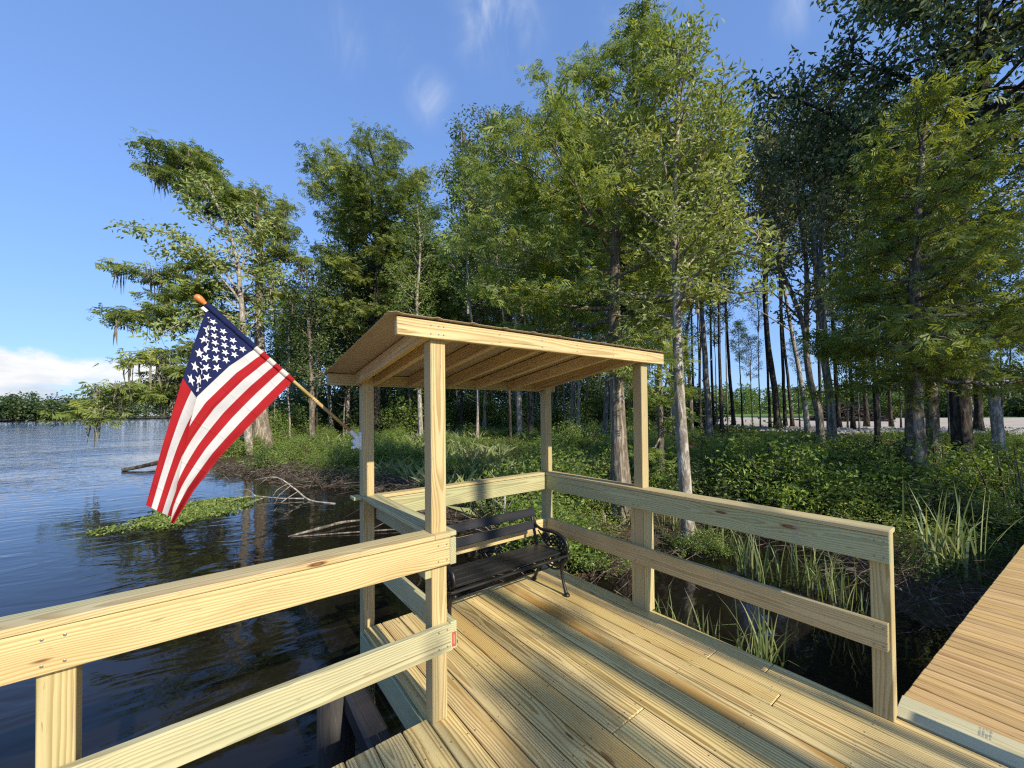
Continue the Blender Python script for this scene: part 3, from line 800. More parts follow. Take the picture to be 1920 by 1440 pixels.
# pale gravel lot
mt, t, bs, out = new_mat('pale_gravel')
g = t.new('ShaderNodeTexCoord').outputs['Object']
n1 = t.noise(g, .5, 4.); n2 = t.noise(g, 9., 5., .7)
c = t.ramp(t.add(t.mul(n1, .6), t.mul(n2, .4)), [(.3, (.28, .235, .175)), (.5, (.44, .38, .295)), (.7, (.54, .48, .39))])
t.put(bs.inputs['Base Color'], c); bs.inputs['Roughness'].default_value = .95
def inset(poly, d):
    c_ = poly.mean(0); v = poly-c_; return c_+v*(1-d/np.linalg.norm(v, axis=1)[:, None])
mb = MB(); lp = inset(LOT, .9); k = len(LOTLINE)
top = np.column_stack([lp, np.full(len(lp), .206)])
mb.add(top, [[a, a+1, 2*k-2-a, 2*k-1-a] for a in range(k-1)])
tag(mb.obj('gravel_lot', mt, attrs=()), 'pale sunlit gravel lot beyond the trees', 'gravel lot', kind='structure')

# ------------------------------------------------------------------ water
mt, t, bs, out = new_mat('dark_lake_water')
g = t.new('ShaderNodeTexCoord').outputs['Object']
gx, gy, gzz = t.sep(g)
# open water lies towards -x / +y; the cove by the deck is calmer
openw = t.step(t.add(t.mul(gx, -1.), t.mul(gy, .13)), 1.6, 13.)
rot = t.new('ShaderNodeVectorRotate', rotation_type='Z_AXIS'); t.put(rot.inputs['Vector'], g); rot.inputs['Angle'].default_value = rad(10)
rv = t.sep(rot.outputs[0])
w1 = t.noise(t.xyz(t.mul(rv[0], .55), t.mul(rv[1], 1.7), 0.), 1., 3., .55, .6)
w2 = t.noise(t.xyz(t.mul(rv[0], 2.2), t.mul(rv[1], 5.), 3.), 1., 3., .55, .8)
w3 = t.noise(t.xyz(t.mul(rv[0], .9), t.mul(rv[1], 1.5), 9.), 1., 2., .5, 1.2)
pt = t.noise(t.xyz(t.mul(gx, .10), t.mul(gy, .17), 0.), 1., 3., .55)
pk = t.add(.40, t.mul(t.step(pt, .38, .62), .85))
h = t.add(t.mul(t.mul(openw, pk), t.add(t.mul(w1, .060), t.mul(w2, .012))), t.add(t.mul(w3, .013), t.mul(w2, .0014)))
t.put(bs.inputs['Base Color'], t.mix(openw, (.010, .008, .006), (.030, .050, .110)))
bs.inputs['Roughness'].default_value = .03; bs.inputs['IOR'].default_value = 1.333
t.put(bs.inputs['Normal'], t.bump(h, 1., 1.))
M_WATER = mt
mb = MB(); nr = 60
r_ = np.r_[0.01, np.geomspace(.8, 1500, nr)]
X = (r_[:, None]*np.sin(th)[None, :]).ravel(); Y = (r_[:, None]*np.cos(th)[None, :]).ravel()
i = np.arange(nr)[:, None]*n; j = np.arange(n)[None, :]; k = (j+1) % n
mb.add(np.stack([X, Y, np.full(len(X), ZW)], 1), np.stack([i+j, i+n+j, i+n+k, i+k], -1).reshape(-1, 4))
tag(mb.obj('lake_water', M_WATER, attrs=()), 'wide blue lake, dark and mirror like in the cove', 'lake', kind='structure')

# ------------------------------------------------------------------ leaves
def unit(v): return v/(np.linalg.norm(v, axis=-1, keepdims=True)+1e-9)

def leaves(mb, rs, C, K, spread, size, aspect=.4, up=.25, droop=.3, fold=.16, mat=0, hue=None, out=None, outk=0.):
    """K leaf blades scattered round each centre in C"""
    C = np.asarray(C, float)
    N = len(C)*K
    if not N: return
    c = np.repeat(C, K, 0)
    p = c+rs.normal(size=(N, 3))*np.asarray(spread)*.55
    d = rs.normal(size=(N, 3)); d[:, 2] = d[:, 2]*.6-droop
    if out is not None: d += np.repeat(out, K, 0)*outk
    d = unit(d)
    nn = rs.normal(size=(N, 3)); nn[:, 2] += up
    nn = unit(nn-d*np.sum(nn*d, 1, keepdims=True)); s = np.cross(nn, d)
    L = size*rs.uniform(.65, 1.3, (N, 1)); W = L*aspect
    v = np.stack([p, p+d*L*.45+s*W*.5+nn*L*fold, p+d*L, p+d*L*.45-s*W*.5+nn*L*fold], 1).reshape(-1, 3)
    hu = rs.uniform(0, 1, N)*.55 if hue is None else np.clip(np.repeat(hue, K)+rs.normal(size=N)*.13, 0, 1)
    q = np.arange(N*4).reshape(N, 4)
    mb.add(v, q, rnd=np.repeat(hu, 4), mat=mat)

def sprays(mb, rs, C, K, spread, size, mat=0, hue=None, flat=.35, droop=.25, width=.16):
    """feathery cypress sprays: a stalk of short narrow leaflets on both sides"""
    C = np.asarray(C, float); N = len(C)*K
    if not N: return
    c = np.repeat(C, K, 0)
    p = c+rs.normal(size=(N, 3))*np.asarray(spread)*.55
    a = rs.uniform(0, 2*PI, N)
    d = np.stack([np.cos(a), np.sin(a), rs.normal(size=N)*flat-droop], 1); d = unit(d)
    s = unit(np.cross(d, np.array([0, 0, .8])+rs.normal(size=(N, 3))*.9)); nn = np.cross(s, d)
    L = size*rs.uniform(.7, 1.3, (N, 1))
    hu = rs.uniform(0, .6, N) if hue is None else np.clip(np.repeat(hue, K)+rs.normal(size=N)*.12, 0, 1)
    for f0, sg in ((.05, 1), (.22, -1), (.40, 1), (.58, -1), (.74, 1)):
        b = p+d*L*f0; e = unit(d*.95+s*sg*.62-nn*.12+np.array([0, 0, -.22])); l = L*(.78-.36*f0); w = np.cross(e, nn)*L*width*.5
        v = np.stack([b, b+e*l*.5+w, b+e*l, b+e*l*.5-w], 1).reshape(-1, 3)
        mb.add(v, np.arange(N*4).reshape(N, 4), rnd=np.repeat(hu, 4), mat=mat)

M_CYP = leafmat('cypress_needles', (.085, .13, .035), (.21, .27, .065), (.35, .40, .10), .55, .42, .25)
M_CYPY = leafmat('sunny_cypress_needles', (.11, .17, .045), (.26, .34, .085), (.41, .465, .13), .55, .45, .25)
M_BROAD = leafmat('broad_glossy_leaves', (.06, .095, .042), (.15, .20, .085), (.27, .32, .15), .44, .32, .5)
M_LIGHT = leafmat('light_bay_leaves', (.16, .23, .06), (.33, .40, .12), (.50, .53, .24), .46, .40, .4)
M_MID = leafmat('mid_green_leaves', (.08, .145, .035), (.20, .285, .065), (.34, .42, .12), .42, .40, .4)
M_DARK = leafmat('dark_forest_leaves', (.04, .07, .025), (.09, .14, .046), (.19, .24, .085), .42, .34, .4)
M_BUSH = leafmat('undergrowth_leaves', (.08, .14, .033), (.23, .33, .065), (.40, .49, .12), .45, .40, .35)
M_COVER = leafmat('low_weed_leaves', (.045, .08, .02), (.13, .195, .042), (.31, .38, .09), .5, .36, .3)
M_OLIVE = leafmat('olive_leaves', (.075, .09, .03), (.17, .19, .07), (.28, .29, .12), .40, .36, .45)
M_REED = leafmat('reed_blades', (.10, .14, .05), (.20, .26, .10), (.34, .38, .18), .45, .3, .35)
M_MOSS = leafmat('hanging_moss', (.12, .11, .075), (.20, .185, .13), (.30, .28, .20), .9, .25, .05, (1, 1, .9))
M_WEED = leafmat('floating_weed_leaves', (.06, .11, .02), (.16, .23, .05), (.30, .35, .11), .5, .25, .3)
M_BARK = barkmat('grey_bark', (.115, .095, .072), (.30, .26, .205), 10., .2, (.30, .30, .26), .5)
M_BARKP = barkmat('pale_bark', (.25, .215, .165), (.50, .45, .37), 12., .3, (.46, .45, .40), .6)
M_BARKD = barkmat('dark_bark', (.035, .028, .022), (.10, .082, .066), 9., .2, (.14, .15, .11), .4)
M_BARKC = barkmat('cypress_bark', (.18, .145, .105), (.42, .36, .28), 14., .10, (.36, .35, .30), .4)
M_TWIG = barkmat('dead_wood', (.09, .068, .052), (.26, .22, .18), 7., .5)
M_TWIGP = barkmat('bleached_wood', (.30, .26, .21), (.52, .47, .40), 9., .5)
# ------------------------------------------------------------------ trees
def ground_hit(px, py, d0=3., d1=160.):
    D = np.geomspace(d0, d1, 900)
    P = np.array([at(px, py, d) for d in D]); z = zland(P[:, :2])
    w = np.where(P[:, 2] <= z)[0]
    return float(D[w[0]]) if len(w) else d1

def rounded(t): return math.sqrt(max(0., 1-(2*t-1)**2))*.9+.1
def conic(t): return (1-t)**.7*.9+.12
def flatcyp(t): return .55+.45*math.sin(t*5.3+1.)**2*(1-t*.5)
def topheavy(t): return math.sin(min(1, .18+t*.82)*PI)**.6 if t < .98 else .2

CYP = dict(n=34, W=3., prof=flatcyp, el=(8, 40), rise=.10, sub=2.2, subl=.42, step=.34, K=7, spread=(.34, .34, .16), size=.24, kind='spray', mat=M_CYP, flat=.25, droop=.25)
BROAD = dict(n=26, W=2.6, prof=rounded, el=(25, 60), rise=.12, sub=2.0, subl=.45, step=.34, K=12, spread=(.34, .34, .26), size=.16, kind='leaf', mat=M_BROAD, aspect=.40, up=.2, droop=.45)
SPEC = lambda base, **k: dict(base, **k)

def grow(mbT, mbC, rs, path, r0, r1, sp, seg=9, c0=.35, c1=.985, boughs=(), flute=None, bmat=0, asym=None):
    """trunk along path with limbs, twigs and leaf clusters"""
    P = smooth_path(path, max(10, 4*len(path)))
    n = len(P); s = np.linspace(0, 1, n)
    R = r1+(r0-r1)*(1-s)**.85
    tube(mbT, P, R, seg, bmat, flute=flute)
    H = np.linalg.norm(P[-1]-P[0])
    Cc, Oo, Hu = [], [], []
    def tp(t): return np.array([np.interp(t, s, P[:, k]) for k in range(3)])
    def limb(p0, pts, r, padw, sub=None, first=.25):
        Q = smooth_path([p0]+list(pts), 9)
        Q[1:-1] += rs.normal(size=(7, 3))*.03*np.linalg.norm(Q[-1]-Q[0])*.35
        L = np.sum(np.linalg.norm(np.diff(Q, axis=0), axis=1))
        tube(mbT, Q, np.linspace(r, .012, 9), 6, bmat, cap=False)
        base_h = rs.uniform(.15, .6)
        ns = max(2, int(L*(sub or sp['sub'])))
        for q in range(ns):
            u = first+(1-first)*(q+rs.uniform(0, 1))/ns
            pb = np.array([np.interp(u, np.linspace(0, 1, 9), Q[:, k]) for k in range(3)])
            i0 = min(7, int(u*8)); T = unit(Q[i0+1]-Q[i0])
            side = unit(np.cross(T, [0, 0, 1.]))*(1 if q % 2 else -1)
            d = unit(T*rs.uniform(.35, 1.)+side*rs.uniform(.4, 1.1)+np.array([0, 0, rs.normal()*sp.get('subup', .28)+sp.get('subz', .10)]))
            l = padw*rs.uniform(.5, 1.1)*(1.15-.5*u)
            e = pb+d*l+np.array([0, 0, -sp.get('sag', .08)*l])
            tube(mbT, [pb, (pb+e)/2+[0, 0, .06*l], e], [max(.010, r*.30), .010, .005], 4, bmat, cap=False)
            m = max(1, int(l/sp['step']))
            for w in range(m):
                f = .35+.65*(w+rs.uniform(0, 1))/m
                Cc.append(pb+(e-pb)*f+rs.normal(size=3)*.05); Oo.append(d); Hu.append(np.clip(base_h+rs.normal()*.14+.12*f, 0, 1))
        Cc.append(Q[-1]); Oo.append(unit(Q[-1]-Q[-2])); Hu.append(base_h)
    az = rs.uniform(0, 2*PI)
    for q in range(sp['n']):
        u = (q+rs.uniform(.1, .9))/sp['n']; t_ = c0+(c1-c0)*u
        az += 2.4+rs.normal()*.35
        p0 = tp(t_); L = sp['W']*sp['prof'](u)*rs.uniform(.6, 1.15)
        if asym: L *= 1+asym[1]*math.cos(az-asym[0])
        el = rad(sp['el'][0]+(sp['el'][1]-sp['el'][0])*u+rs.normal()*9)
        d = np.array([math.cos(az)*math.cos(el), math.sin(az)*math.cos(el), math.sin(el)])
        k1 = np.array([0, 0, sp['rise']*L])
        limb(p0, [p0+d*L*.5-k1*.2, p0+d*L+k1], max(.014, r0*.30*(1-.7*u)), max(.5, L*sp['subl']))
    for pts, r, padw in boughs:
        limb(np.array(pts[0]), [np.array(a) for a in pts[1:]], r, padw, sub=sp.get('bsub', 2.6), first=.2)
    C = np.array(Cc); O_ = np.array(Oo); Hh = np.array(Hu)
    if sp['kind'] == 'spray':
        sprays(mbC, rs, C, sp['K'], sp['spread'], sp['size'], hue=Hh, flat=sp['flat'], droop=sp['droop'], width=sp.get('width', .2))
    else:
        leaves(mbC, rs, C, sp['K'], sp['spread'], sp['size'], sp['aspect'], sp['up'], sp['droop'], hue=Hh, out=O_, outk=.5)
    return C

def pads(px_paths, D, base):
    out_ = []
    for path, dd, r, w in px_paths:
        pts = [at(x, y, D+dd*k/(len(path)-1))-base for k, (x, y) in enumerate(path)]
        out_.append((pts, r, w))
    return out_

def buttress(nf, amp, hgt, ph=0.):
    return lambda s, a: 1+np.exp(-s/hgt)*(1.0+amp*np.cos(nf*a+ph))

def tree_px(name, label, cat, group, px, D, r0, r1, sp, seed, bark, c0=.35, boughs=(), flute=None, asym=None, D_drift=0., seg=10, moss=None, c1=.985):
    """tree whose trunk follows surveyed directions px at distance D, standing on the ground"""
    rs = np.random.RandomState(seed)
    if D is None: D = ground_hit(*px[0])
    b = at(px[0][0], px[0][1], D); b[2] = gz(b[0], b[1])-.08
    pts = [np.zeros(3)]+[at(x, y, D+D_drift*k/len(px))-b for k, (x, y) in enumerate(px[1:], 1)]
    t = thing(name, label, cat, b, group)
    mT, mC = MB(), MB()
    C = grow(mT, mC, rs, pts, r0, r1, sp, seg, c0, c1, pads(boughs, D, b), flute, asym=asym)
    mT.obj('trunk', bark, t, True, attrs=())
    mC.obj('crown', sp['mat'], t, False, attrs=('rnd',))
    if moss:
        mm = MB(); low = C[rs.permutation(len(C))[:moss]]
        hang_moss(mm, rs, low); tag(mm.obj('hanging_moss', M_MOSS, t, attrs=('rnd',)), kind='stuff')
    print(name, seed, 'clusters', len(C), 'faces', sum(map(len, mC.q)), 'D %.1f' % D)
    return t

def hang_moss(mm, rs, P, l0=.6, l1=2.0):
    for p in P:
        l = rs.uniform(l0, l1)
        for q in range(9):
            o = p+rs.normal(size=3)*[.16, .16, .06]; ll = l*rs.uniform(.35, 1.)
            w = rs.uniform(.022, .06); a = rs.uniform(0, PI); sd = np.array([math.cos(a), math.sin(a), 0])*w
            m_ = o+[rs.normal()*.05, rs.normal()*.05, -ll*.5]; e = o+[rs.normal()*.08, rs.normal()*.08, -ll]
            mm.add([o-sd*.6, o+sd*.6, m_+sd, m_-sd, e+sd*.15, e-sd*.15], [[0, 1, 2, 3], [3, 2, 4, 5]], rnd=rs.uniform(.1, .9))

# --- the nearer trees, each one surveyed ---------------------------------
# left point: big cypress hung with moss
tree_px('cypress_tree', 'mossy cypress at far left whose long boughs reach out over the lake', 'tree', None,
    [(492, 846), (488, 720), (486, 560), (487, 450), (478, 352)], 30., .40, .08,
    SPEC(CYP, n=7, W=1.7, K=25, size=.40, spread=(.6, .6, .22), step=.42, mat=M_CYP, sub=2.2, bsub=2.5, width=.16), 21, M_BARKC, c0=.55,
    boughs=[([(487, 575), (440, 545), (370, 548), (300, 575), (222, 592)], -2, .17, 2.0), ([(487, 600), (430, 585), (360, 590), (320, 610)], 2, .1, 1.6),
            ([(487, 660), (420, 648), (340, 655), (262, 672)], -2, .14, 1.7), ([(488, 700), (400, 690), (310, 715), (235, 742), (182, 772)], -3, .16, 1.9), ([(488, 705), (420, 715), (340, 740), (270, 745)], 0, .1, 1.6),
            ([(486, 470), (450, 410), (400, 345), (345, 300), (290, 305)], 0, .17, 2.1), ([(470, 435), (420, 370), (370, 300), (330, 290)], 1, .10, 1.7), ([(470, 435), (410, 385), (350, 350), (310, 330)], -1, .10, 1.5),
            ([(487, 440), (515, 400), (528, 385)], 1, .09, 1.5), ([(487, 500), (530, 475), (562, 490)], -1, .09, 1.5), ([(486, 545), (520, 545), (545, 552)], 1, .07, 1.2), ([(480, 420), (462, 380), (470, 360)], 1, .08, 1.6), ([(486, 460), (510, 430), (540, 440)], -1, .08, 1.5),
            ([(487, 520), (430, 495), (350, 500), (270, 520), (228, 505)], 1, .12, 1.6)],
    flute=buttress(7, .22, .06), moss=85)
tree_px('bay_tree', 'slender pale leaning tree with light leaves in front of the mossy cypress', 'tree', None,
    [(468, 852), (458, 690), (452, 560), (440, 470), (405, 380), (385, 345)], 27., .22, .04,
    SPEC(BROAD, n=12, W=1.9, K=24, size=.28, spread=(.55, .55, .32), step=.45, mat=M_LIGHT, sub=2.0), 22, M_BARKP, c0=.45,
    boughs=[([(452, 570), (400, 500), (330, 440), (255, 432)], 0, .07, 1.1), ([(450, 545), (380, 470), (300, 470)], 1, .06, 1.0), ([(455, 600), (390, 590), (300, 625)], -1, .06, 1.1), ([(452, 500), (490, 440), (505, 420)], 0, .06, 1.1), ([(456, 640), (500, 560), (520, 500)], 1, .05, 1.0), ([(430, 440), (370, 400), (345, 350)], 0, .05, 1.0)])
tree_px('swamp_tree', 'thin dark tree wrapped in vines between the mossy cypress and the tall cypress', 'tree', None,
    [(585, 800), (584, 700), (578, 600), (575, 505)], 34., .22, .04,
    SPEC(BROAD, n=26, W=1.9, K=24, size=.27, spread=(.45, .45, .4), step=.45, mat=M_DARK, prof=rounded), 23, M_BARK, c0=.28)
tree_px('dead_tree', 'pale bare snag with a few leaves beside the vine wrapped dark tree', 'tree', None,
    [(622, 795), (612, 650), (606, 560), (604, 480)], 42., .20, .05,
    SPEC(BROAD, n=14, W=1.2, K=5, size=.26, spread=(.4, .4, .4), step=.6, mat=M_MID), 24, M_BARKP, c0=.5, moss=25)
tree_px('cypress_tree', 'tall round topped cypress standing just left of the shelter roof', 'tree', None,
    [(703, 800), (704, 660), (706, 540), (712, 420), (708, 330), (690, 268)], 36., .42, .08,
    SPEC(CYP, n=40, W=6.0, K=21, size=.42, spread=(.66, .66, .32), step=.48, width=.16, mat=M_CYP, prof=lambda t: .55+.45*math.sin(min(1, t*1.25)*PI) if t < .93 else .35, el=(-4, 55), sub=1.7, subl=.36), 25, M_BARKD, c0=.34,
    boughs=[([(712, 430), (660, 380), (610, 340), (580, 300)], -1, .13, 2.0), ([(712, 400), (650, 330), (625, 285)], 1, .12, 2.0), ([(712, 420), (770, 350), (800, 330)], 0, .12, 2.0), ([(710, 470), (650, 440), (615, 415)], 0, .1, 1.6)])
tree_px('willowy_tree', 'bright green bushy tree growing in front of the tall round topped cypress', 'tree', None,
    [(790, 800), (785, 700), (782, 560), (788, 460), (782, 380)], 27., .16, .03,
    SPEC(BROAD, n=44, W=2.0, K=34, size=.18, spread=(.5, .5, .5), step=.40, mat=M_MID, prof=rounded, aspect=.36, sub=2.2), 26, M_BARKP, c0=.22)
tree_px('broadleaf_tree', 'tall open topped grey green tree behind the shelter roof, trunk hung with pale vines', 'tree', None,
    [(978, 800), (960, 640), (945, 520), (930, 400), (915, 300), (930, 225)], 30., .26, .05,
    SPEC(BROAD, n=36, W=4.2, K=26, size=.27, spread=(.6, .6, .45), step=.5, mat=M_BROAD, prof=topheavy, droop=.9, el=(15, 65), sub=1.5), 27, M_BARK, c0=.52,
    boughs=[([(935, 420), (880, 360), (830, 320)], 0, .08, 1.7), ([(925, 380), (880, 290), (862, 265)], 1, .08, 1.6)], moss=30)
tree_px('broadleaf_tree', 'slim straight tree with pale trunk right beside the vine hung grey green tree', 'tree', None,
    [(975, 830), (972, 700), (966, 560), (972, 440), (985, 330)], 27.5, .21, .03,
    SPEC(BROAD, n=26, W=2.4, K=24, size=.25, spread=(.55, .55, .4), step=.5, mat=M_MID, prof=topheavy), 28, M_BARKP, c0=.45)
# centre: cypress and bay close behind the shelter
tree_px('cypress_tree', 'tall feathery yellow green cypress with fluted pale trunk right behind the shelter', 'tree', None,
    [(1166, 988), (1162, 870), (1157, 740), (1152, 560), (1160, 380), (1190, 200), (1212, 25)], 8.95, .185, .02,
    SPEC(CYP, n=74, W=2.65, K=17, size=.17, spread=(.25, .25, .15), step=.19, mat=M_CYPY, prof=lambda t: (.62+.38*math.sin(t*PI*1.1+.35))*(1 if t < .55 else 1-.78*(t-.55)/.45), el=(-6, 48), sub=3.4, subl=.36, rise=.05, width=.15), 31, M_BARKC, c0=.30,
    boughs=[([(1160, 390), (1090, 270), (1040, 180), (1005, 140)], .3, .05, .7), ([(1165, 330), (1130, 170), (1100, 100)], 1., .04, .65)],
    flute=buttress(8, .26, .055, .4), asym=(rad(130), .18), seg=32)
tree_px('bay_tree', 'slim grey trunked tree with light bay leaves standing in the reeds right of the shelter', 'tree', None,
    [(1294, 1030), (1284, 900), (1272, 700), (1268, 540), (1264, 400), (1270, 250), (1276, 85)], 7.85, .125, .014,
    SPEC(BROAD, n=44, W=1.35, K=30, size=.12, spread=(.27, .27, .21), step=.17, mat=M_LIGHT, prof=lambda t: .75+.3*math.sin(t*PI) if t < .6 else 1.05*(1-.75*(t-.6)/.4), el=(12, 62), sub=3.0, subl=.5, aspect=.36, droop=.1, up=.1), 32, M_BARKP, c0=.47,
    boughs=[([(1270, 570), (1300, 520), (1370, 475), (1435, 490)], -.3, .03, .45), ([(1268, 500), (1330, 460), (1400, 420), (1430, 455)], -.4, .028, .4), ([(1268, 560), (1310, 530), (1380, 550), (1440, 545)], -.6, .024, .35), ([(1266, 420), (1200, 380), (1140, 300)], .3, .026, .5), ([(1268, 600), (1225, 590), (1180, 620)], 0, .02, .4)], seg=16)
# lacy low cypress boughs right of the shelter
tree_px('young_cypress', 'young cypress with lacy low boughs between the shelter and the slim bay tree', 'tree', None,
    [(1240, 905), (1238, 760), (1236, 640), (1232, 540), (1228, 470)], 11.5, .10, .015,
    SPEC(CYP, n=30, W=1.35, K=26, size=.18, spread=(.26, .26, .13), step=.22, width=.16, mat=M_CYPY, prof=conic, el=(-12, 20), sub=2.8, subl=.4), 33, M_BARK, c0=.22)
# right: cypress, big broadleaf, leaning trunk
tree_px('cypress_tree', 'dark fluted cypress at right with bright feathery boughs above the boardwalk', 'tree', None,
    [(1722, 938), (1715, 800), (1712, 640), (1716, 500), (1722, 380), (1735, 215)], 12.4, .195, .03,
    SPEC(CYP, n=64, W=2.75, K=22, size=.21, spread=(.36, .36, .17), step=.27, width=.16, mat=M_CYP, prof=lambda t: (.75+.25*math.sin(t*9))*(1-.62*t), el=(-10, 22), sub=2.6, subl=.36), 34, M_BARK, c0=.33,
    flute=buttress(6, .25, .05, 1.), seg=28)
tree_px('cypress_tree', 'second dark trunk close beside the fluted cypress, wrapped in green vine', 'tree', None,
    [(1752, 900), (1748, 780), (1742, 600), (1745, 450), (1765, 330)], 14.5, .16, .03,
    SPEC(CYP, n=34, W=2.6, K=26, size=.22, spread=(.36, .36, .17), step=.3, width=.16, mat=M_CYP, prof=conic, el=(-6, 25), sub=2.2), 35, M_BARK, c0=.42, seg=14)
tree_px('broadleaf_tree', 'huge dark broadleaf tree filling the top right corner of the view', 'tree', None,
    [(1808, 885), (1800, 760), (1795, 600), (1800, 420), (1830, 230), (1850, 60), (1800, -200), (1780, -420)], 19.5, .27, .06,
    SPEC(BROAD, n=84, W=5.2, K=24, size=.26, spread=(.55, .55, .4), step=.42, mat=M_BROAD, prof=lambda t: .62+.4*math.sin(t*PI), el=(5, 50), sub=1.8, subl=.32, droop=.8, bsub=2.2), 36, M_BARKD, c0=.40,
    boughs=[([(1810, 380), (1690, 280), (1560, 220), (1460, 180), (1425, 230)], -2, .14, 2.0), ([(1820, 300), (1700, 150), (1610, 110), (1590, 90)], -1, .14, 2.0), ([(1800, 420), (1700, 350), (1560, 300), (1450, 300)], 0, .12, 1.9), ([(1830, 240), (1760, 90), (1690, -10)], 0, .14, 2.1)], asym=(rad(-35), .35), seg=18)
tree_px('leaning_tree', 'pale leaning trunk with a broken stub at the far right edge', 'tree', None,
    [(1876, 846), (1862, 740), (1840, 640), (1826, 560), (1800, 460), (1770, 360)], 23., .18, .05,
    SPEC(BROAD, n=24, W=2.6, K=22, size=.22, spread=(.45, .45, .32), step=.42, mat=M_BROAD, prof=rounded), 37, M_BARKP, c0=.55, seg=14)
# --- crown prototypes shared by the forest behind -----------------------
def crown_proto(name, sp, H, seed, limbs_mat):
    rs = np.random.RandomState(seed); mT, mC = MB(), MB()
    grow(mT, mC, rs, [(0, 0, 0), (.1, .05, H*.35), (-.1, .1, H*.7), (0, 0, H)], .11, .03, sp, 6, .04, .99)
    return mT, mC
def proto_meshes(name, sp, H, seed):
    mT, mC = crown_proto(name, sp, H, seed, None)
    off = np.concatenate(mT.v)
    me = MB()
    for v, q in zip(mT.v, [None]*len(mT.v)): pass
    return mT, mC
SP_A = SPEC(BROAD, n=30, W=2.7, K=30, size=.28, spread=(.6, .6, .45), step=.62, mat=M_BROAD, prof=topheavy, sub=1.5)
SP_B = SPEC(BROAD, n=34, W=2.5, K=30, size=.25, spread=(.55, .55, .45), step=.58, mat=M_MID, prof=rounded, sub=1.6)
SP_C = SPEC(CYP, n=34, W=2.6, K=28, size=.38, spread=(.6, .6, .27), step=.55, width=.17, mat=M_CYP, prof=rounded, sub=1.6, el=(0, 45))
SP_D = SPEC(BROAD, n=32, W=2.8, K=30, size=.26, spread=(.6, .6, .45), step=.58, mat=M_DARK, prof=rounded, sub=1.6)
SP_E = SPEC(BROAD, n=24, W=2.1, K=30, size=.19, spread=(.42, .42, .32), step=.42, mat=M_OLIVE, prof=rounded, sub=1.9, aspect=.34)
def crown_mesh(sp, H, seed, bark):
    rs = np.random.RandomState(seed); mT, mC = MB(), MB()
    grow(mT, mC, rs, [(0, 0, 0), (.12, .05, H*.35), (-.1, .12, H*.7), (0, 0, H)], .10, .02, sp, 6, .05, .99)
    me = MB(); me.v = mT.v+mC.v; nT = mT.n
    me.q = mT.q+[q+nT for q in mC.q]; me.t = mT.t; me.n = nT+mC.n
    me.mq = mT.mq+[m_+1 for m_ in mC.mq]; me.mt = mT.mt
    me.bc = mT.bc+mC.bc; me.br = mT.br+mC.br; me.rn = mT.rn+mC.rn; me.st = mT.st+mC.st
    return me.mesh('crown', [bark, sp['mat']], False, attrs=('rnd',))
CROWNS = {'a': crown_mesh(SP_A, 8., 41, M_BARK), 'b': crown_mesh(SP_B, 8., 42, M_BARKP), 'c': crown_mesh(SP_C, 9., 43, M_BARKD),
          'd': crown_mesh(SP_D, 8., 44, M_BARKD), 'e': crown_mesh(SP_E, 6., 45, M_BARK), 'f': crown_mesh(SPEC(SP_B, mat=M_MID, W=2.2), 8., 46, M_BARK)}

def thin_tree(label, group, px, crown, r0, bark, seed, D=None, cs=1., cz=None, name='forest_tree', limbs=()):
    """slender tree: its own trunk along px, a shared crown at the top"""
    rs = np.random.RandomState(seed)
    if D is None: D = ground_hit(*px[0])
    b = at(px[0][0], px[0][1], D); b[2] = gz(b[0], b[1])-.08
    pts = [np.zeros(3)]+[at(x, y, D)-b for x, y in px[1:]]
    t = thing(name, label, 'tree', b, group)
    m_ = MB(); P = smooth_path(pts, 16); s = np.linspace(0, 1, 16)
    P[1:-1, :2] += rs.normal(size=(14, 2))*.012
    tube(m_, P, r0*(1-.62*s)*(1+.5*np.exp(-s/.03)), 9)
    for (f, az, l, up) in limbs:
        p = np.array([np.interp(f, s, P[:, k]) for k in range(3)])
        d = np.array([math.cos(az), math.sin(az), up])
        tube(m_, [p, p+d*l*.5, p+d*l+[0, 0, -.05*l]], [r0*.35, r0*.22, .012], 6)
    m_.obj('trunk', bark, t, True, attrs=())
    drop = 3.6 if name == 'forest_tree' else 1.2
    c = link('crown', CROWNS[crown], t, P[int(np.argmin(np.abs(P[:, 2]-(P[-1][2]-drop*cs))))])
    c.rotation_euler = (0, 0, rs.uniform(0, 6.28)); c.scale = (cs, cs, cs*(cz or (1.3 if name == 'forest_tree' else 1.)))
    return t

G1 = 'slender trees in front of the gravel lot'
def slim(px, crown='e', r=.11, seed=0, label='slender dark trunked tree in the row in front of the gravel lot', **k):
    return thin_tree(label, G1, px, crown, r, k.pop('bark', M_BARKD), seed, **k)
slim([(1540, 852), (1533, 770), (1515, 700), (1508, 620), (1500, 590), (1445, 465)], 'e', .17, 1, 'grey curving trunk leaning left, nearest of the slender trees by the lot', bark=M_BARK, cs=1.2, limbs=((.62, 2.6, 1.8, .9),))
slim([(1567, 862), (1556, 760), (1546, 660), (1535, 540), (1525, 420)], 'e', .18, 2, 'brown mottled trunk beside the grey curving one, among slender trees by the lot', bark=M_BARK, cs=1.2)
slim([(1516, 815), (1502, 720), (1490, 650), (1478, 590), (1458, 430)], 'e', .17, 3, 'pale grey trunk with a long bare limb slanting up to the left', bark=M_BARKP, limbs=((.50, 2.3, 3.2, .75),), cs=1.2)
slim([(1459, 806), (1451, 720), (1441, 655), (1436, 580), (1440, 430)], 'e', .24, 4, 'thick dark trunk bowed to the left against the bright sky gap', cs=1.2)
slim([(1444, 804), (1439, 690), (1433, 590), (1430, 420)], 'a', .10, 5)
slim([(1473, 804), (1468, 700), (1463, 560), (1462, 420)], 'e', .13, 6)
